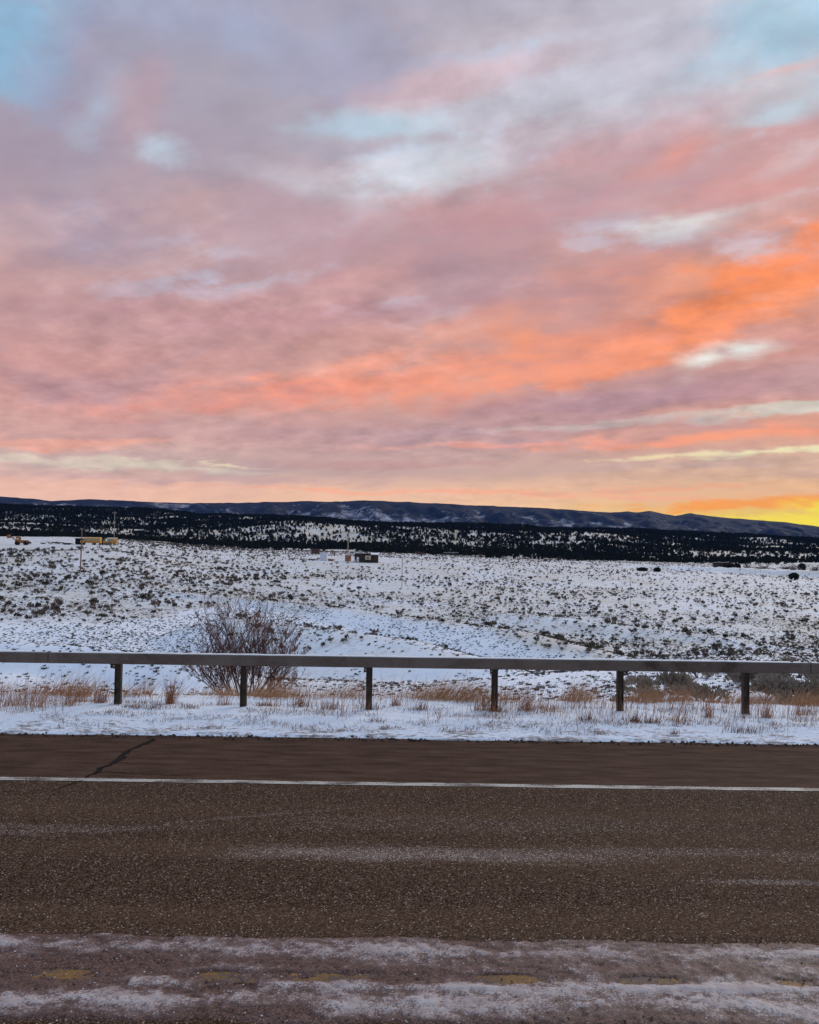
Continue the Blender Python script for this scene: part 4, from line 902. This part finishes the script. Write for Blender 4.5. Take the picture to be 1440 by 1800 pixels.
# ------------------------------------------------------------------ school buses
M_busy = plain('school_bus_yellow', (.60, .29, .06), .45, .15, 1.5); M_busw = plain('bus_white_roof', (.72, .66, .56), .6, .08, 1.5)
M_black = plain('black_rubber', (.012, .012, .013), .7, .3, 5); M_glass = plain('dusty_window_glass', (.26, .24, .18), .25, .2, 3); M_chrome = plain('steel_hub', (.4, .38, .35), .4)
def bus(px, d, length, rz, lab, roof_white):
    p = at(px, 955, d); z = hz(p.x, d); e = empty('school_bus', (p.x, d, z), rz); tag(e, lab, 'bus', 'old school buses parked on the snow')
    L0 = length / 2; w = 1.22
    prof = [(-w, .75), (w, .75), (w, 2.65), (w * .86, 2.86), (w * .5, 3.0), (-w * .5, 3.0), (-w * .86, 2.86), (-w, 2.65)]
    bd = MB().prism(prof, -L0 + 1.5, L0).build('body', M_busy, e)
    MB().prism([(-w * .95, 2.74), (w * .95, 2.74), (w * .88, 2.90), (w * .5, 3.04), (-w * .5, 3.04), (-w * .88, 2.90)], -L0 + 1.45, L0 + .02).build('roof', M_busw if roof_white else plain('faded_bus_roof', (.70, .46, .22), .5), bd)
    MB().prism([(-1.0, .7), (1.0, .7), (1.0, 1.5), (.7, 1.72), (-.7, 1.72), (-1.0, 1.5)], -L0, -L0 + 1.5).build('hood', M_busy, e)
    MB().box(-L0 - .12, -L0, -1.1, 1.1, .5, .75).build('bumper', M_black, e)
    for zz0 in (1.02, 1.40): MB().box(-L0 + 1.6, L0 - .05, -w - .02, -w, zz0, zz0 + .07).build('rub_rail', M_black, e)
    n = int((length - 2.6) / .95)
    for i in range(n):
        x0 = -L0 + 2.5 + i * .95; f = MB().box(x0, x0 + .78, -w - .012, -w + .05, 1.72, 2.5).build('window', M_glass, e); MB().box(x0 - .03, x0 + .81, -w - .02, -w, 2.08, 2.13).build('sash', M_busw, f)
    MB().box(-L0 + 1.62, -L0 + 2.35, -w - .015, -w + .05, .8, 2.5).build('door', M_glass, e)
    MB().box(-L0 + 1.48, -L0 + 1.53, -1.0, 1.0, 1.75, 2.6).build('windscreen', M_glass, e)
    for wx in (-L0 + .95, L0 - 2.6):
        for sy in (-1, 1):
            t = MB().tube([(wx, sy * (w - .32), .5), (wx, sy * (w + .015), .5)], .5, 14).build('wheel', M_black, e); MB().tube([(wx, sy * (w + .0), .5), (wx, sy * (w + .03), .5)], .24, 10).build('hub', M_chrome, t)
    for sy in (-.75, .75): MB().tube([(-L0 - .02, sy, 1.1), (-L0 + .02, sy, 1.1)], .13, 8).build('headlight', M_chrome, e)
bus(160, 322, 7.6, R(6), 'yellow school bus with faded roof parked behind the tall brown pole', False)
bus(194, 330, 5.2, R(14), 'shorter yellow school bus with white roof parked to the right', True)

# ------------------------------------------------------------------ ranch buildings and yard things
M_darkwood = plain('dark_weathered_boards', (.045, .032, .026), .9, .35, 1.2); M_tanwall = plain('tan_plaster', (.50, .40, .29), .85, .15, 1); M_orange = plain('rusty_sheet_metal', (.33, .16, .10), .8, .3, 1)
M_whitewall = plain('white_painted_boards', (.66, .66, .70), .7, .06, 1); M_snowroof = plain('snow_on_roof', (.82, .83, .85), .7, .05, 1); M_rustm = plain('rusted_machine_steel', (.28, .115, .045), .7, .4, 1.5); M_pane = plain('dark_window_pane', (.02, .022, .025), .2)
def shed(name, lab, cat, px, py, d, w, dep, h, wall, roof, rz=0, slope=.12, door=True, window=False, doorm=None, grp=None):
    p = at(px, py, d); z = hz(p.x, d); e = empty(name, (p.x, d, z), rz); tag(e, lab, cat, grp)
    b = MB(); b.v = [(-w / 2, -dep / 2, -.3), (w / 2, -dep / 2, -.3), (w / 2, dep / 2, -.3), (-w / 2, dep / 2, -.3), (-w / 2, -dep / 2, h), (w / 2, -dep / 2, h), (w / 2, dep / 2, h * (1 - slope)), (-w / 2, dep / 2, h * (1 - slope))]
    b.f = [(3, 2, 1, 0), (4, 5, 6, 7), (0, 1, 5, 4), (1, 2, 6, 5), (2, 3, 7, 6), (3, 0, 4, 7)]; wl_ = b.build('wall', wall, e)
    o = .18; r = MB(); zz1 = h + .02 + slope * h * o / dep; zz2 = h * (1 - slope) + .02 - slope * h * o / dep
    r.v = [(-w / 2 - o, -dep / 2 - o, zz1), (w / 2 + o, -dep / 2 - o, zz1), (w / 2 + o, dep / 2 + o, zz2), (-w / 2 - o, dep / 2 + o, zz2)]; r.v += [(a, b_, c + .16) for a, b_, c in r.v[:4]]
    r.f = b.f; r.build('roof', roof, e)
    if door: dd = MB().box(-w * .32, -w * .32 + .95, -dep / 2 - .04, -dep / 2 + .02, 0, 2.0).build('door', doorm or M_darkwood, e); MB().box(-w * .32 + .78, -w * .32 + .86, -dep / 2 - .09, -dep / 2 - .04, .95, 1.05).build('handle', M_chrome, dd)
    if window:
        f = MB().box(w * .12, w * .12 + 1.2, -dep / 2 - .05, -dep / 2 + .02, 1.0, 2.0).build('window', M_whitewall, e); MB().box(w * .12 + .1, w * .12 + 1.1, -dep / 2 - .07, -dep / 2 - .03, 1.1, 1.9).build('pane', M_pane, f)
    return e
# the cabin: dark boards, lean-to with snow roof, tan panel painting the lit window area, steps
cab = shed('cabin', 'dark wooden cabin with snowy lean-to roof and tan window panel', 'cabin', 634, 987, 326, 4.6, 4, 3.5, M_darkwood, M_snowroof, 0, .1, True, False, M_whitewall)
MB().box(2.3, 7.0, -2.1, 2, -.4, 3.0).build('wall', M_darkwood, cab)
lt = MB(); lt.v = [(4.1, -2.3, 2.98), (7.2, -2.3, 2.98), (7.2, 2.2, 3.5), (4.1, 2.2, 3.5), (4.1, -2.3, 3.22), (7.2, -2.3, 3.22), (7.2, 2.2, 3.74), (4.1, 2.2, 3.74)]; lt.f = MB().box(0, 1, 0, 1, 0, 1).f; lt.build('lean_to_roof', M_snowroof, cab)
MB().box(2.1, 4.08, -2.3, 2.2, 3.02, 3.5).build('flat_roof', M_darkwood, cab)
tp = MB().box(1.9, 4.15, -2.16, -2.09, 1.0, 2.6).build('lit_window_panel', M_tanwall, cab); MB().box(2.75, 3.25, -2.2, -2.15, 1.4, 2.0).build('window', M_pane, tp)
for i in range(5): MB().box(-2.0 - .28 * i, -1.74 - .28 * i, -3.0, -2.15, -.3, .95 - .2 * i).build('step', M_tanwall, cab)
shed('rusty_shed', 'small rust-orange shed at the left end of the cabin', 'shed', 612, 984, 330, 2.3, 2, 2.2, M_orange, M_orange, 0, .05, False)
shed('white_shed', 'tall white box-like shed left of the cabin', 'shed', 569, 982, 332, 2.7, 2.4, 3.2, M_whitewall, M_whitewall, 0, .03, True, False, M_whitewall)
shed('brown_barn', 'dull brown barn behind the white shed', 'barn', 555, 976, 470, 4.6, 4, 2.9, plain('dull_brown_boards', (.09, .06, .045), .9), M_darkwood, 0, .05, False)
shed('ranch_house', 'low ranch house with snowy roof beyond the right-hand dirt bank', 'house', 1267, 993, 600, 9, 6, 2.8, M_darkwood, M_snowroof, R(20), .1, True, True)
shed('pale_house', 'pale house with snowy roof among the trees at the wood edge', 'house', 1140, 984, 840, 12, 7, 3.2, M_tanwall, M_snowroof, R(-10), .2, True, True)
shed('roadside_house', 'long low white-roofed house right of the cabin at the wood edge', 'house', 793, 978, 760, 13, 6, 2.4, M_darkwood, M_snowroof, 0, .2, True, True)
def lumber(px, py, d, w, h, lab, name='junk_pile', mat=M_darkwood, snow=True):
    p = at(px, py, d); z = hz(p.x, d); e = empty(name, (p.x, d, z)); tag(e, lab, 'junk pile'); r = random.Random(int(px))
    for i in range(9):
        x0 = r.uniform(-w / 2, w / 2 - 1); l = r.uniform(.8, 2.4); zz0 = r.uniform(-.1, h * .6); y0 = r.uniform(-1, 1)
        MB().box(x0, x0 + l, y0, y0 + .5, zz0, zz0 + r.uniform(.2, h * .5)).build('plank', mat, e)
    if snow: MB().box(-w * .35, w * .2, -.7, .9, h, h + .18).build('snow_cover', M_snowroof, e)
lumber(540, 983, 332, 9, .5, 'low dark heap of boards left of the white shed', snow=False)
lumber(580, 983, 330, 2.4, .9, 'small rusty heap against the right of the white shed', mat=M_orange, snow=False)
lumber(88, 952, 330, 8, 1.0, 'dark snow-covered junk heap between the loader and the buses')
lumber(112, 953, 318, 6, .9, 'low dark brushy junk heap left of the buses', snow=False)
sh = shed('dark_trailer', 'dark boxy trailer parked at the front of the school buses', 'trailer', 140, 957, 325, 2.6, 2.2, 2.3, M_black, M_darkwood, 0, .03, False)
for sx in (-.7, .7): MB().tube([(sx, -1.15, .3), (sx, -1.0, .3)], .34, 10).build('wheel', M_black, sh)
shed('green_trailer', 'dark green box trailer between the two school buses', 'trailer', 180, 956, 334, 1.9, 2.0, 2.6, plain('dark_green_paint', (.025, .05, .042), .6), M_darkwood, 0, .03, False)
# old loader
p = at(38, 950, 326); ld = empty('old_loader', (p.x, 326, hz(p.x, 326)), R(8)); tag(ld, 'rusty old orange loader at the far left of the range', 'loader')
MB().prism([(-.9, .7), (.9, .7), (.9, 1.6), (.6, 1.9), (-.6, 1.9), (-.9, 1.6)], -.4, 2.7).build('engine_hood', M_rustm, ld)
cb = MB().prism([(-.85, .8), (.85, .8), (.7, 3.2), (-.7, 3.2)], -2.0, -.4).build('cab', M_rustm, ld); MB().box(-1.7, -.7, -.88, -.80, 2.0, 2.9).build('window', M_tanwall, cb); MB().box(-2.2, -.3, -1, 1, 3.2, 3.4).build('roof', M_tanwall, cb)
for wx in (-1.5, 1.7):
    for sy in (-1, 1): MB().tube([(wx, sy * .7, .7), (wx, sy * 1.1, .7)], .75, 14).build('wheel', M_black, ld)
MB().tube([(-2, -.7, 1.4), (-3.3, -.7, 2.8), (-4.6, -.7, 3.4)], .18, 6).build('boom', M_rustm, ld); MB().tube([(-2, .7, 1.4), (-3.3, .7, 2.8), (-4.6, .7, 3.4)], .18, 6).build('boom', M_rustm, ld)
MB().prism([(-1.1, 2.6), (1.1, 2.6), (1.1, 4.0), (-1.1, 4.0)], -5.2, -4.5).build('bucket', M_rustm, ld)
MB().box(2.7, 3.4, -1.0, 1.0, .5, 1.3).build('counterweight', M_black, ld)
# dark dirt track along the top of the range
M_dirt = plain('frozen_dirt', (.075, .052, .045), .95, .4, .4, obj=False)
def track(pts, w, z=.08):
    P = []
    for (a, b) in zip(pts[:-1], pts[1:]):
        A = at(*a); B = at(*b)
        for k in range(14): P.append(A.lerp(B, k / 14))
    v = []
    for i, p in enumerate(P):
        q = P[min(i + 1, len(P) - 1)] - P[max(i - 1, 0)]; n_ = Vector((-q.y, q.x, 0)).normalized() * w * .5 * random.uniform(.4, 1.25)
        for s_ in (-1, 1): v.append((p.x + n_.x * s_, p.y + n_.y * s_, hz(p.x + n_.x * s_, p.y + n_.y * s_) + z))
    o = mesh_obj('dirt_track', v, [(2 * i, 2 * i + 1, 2 * i + 3, 2 * i + 2) for i in range(len(P) - 1)], M_dirt); tag(o, kind='structure')
track([(-30, 968, 268), (30, 968, 268), (78, 967, 270)], 5, .12)
track([(92, 968, 268), (140, 968, 268)], 4, .12)
track([(185, 967, 276), (260, 967, 285), (330, 968, 300)], 4, .12)

# ------------------------------------------------------------------ air between us and the mountains
def haze():
    m = bpy.data.materials.new('haze_air'); m.use_nodes = True; nt = m.node_tree; nt.nodes.clear()
    o = nt.nodes.new('ShaderNodeOutputMaterial'); v = nt.nodes.new('ShaderNodeVolumePrincipled'); v.inputs['Color'].default_value = (.05, .25, 1.0, 1); v.inputs['Density'].default_value = HAZE
    nt.links.new(v.outputs[0], o.inputs['Volume'])
    h = MB().box(-11500, 11500, -460, 9600, -40, 720).build('haze', m); tag(h, 'thin blue evening haze', 'haze', kind='stuff'); return h
HAZE = 1.5e-5
haze()
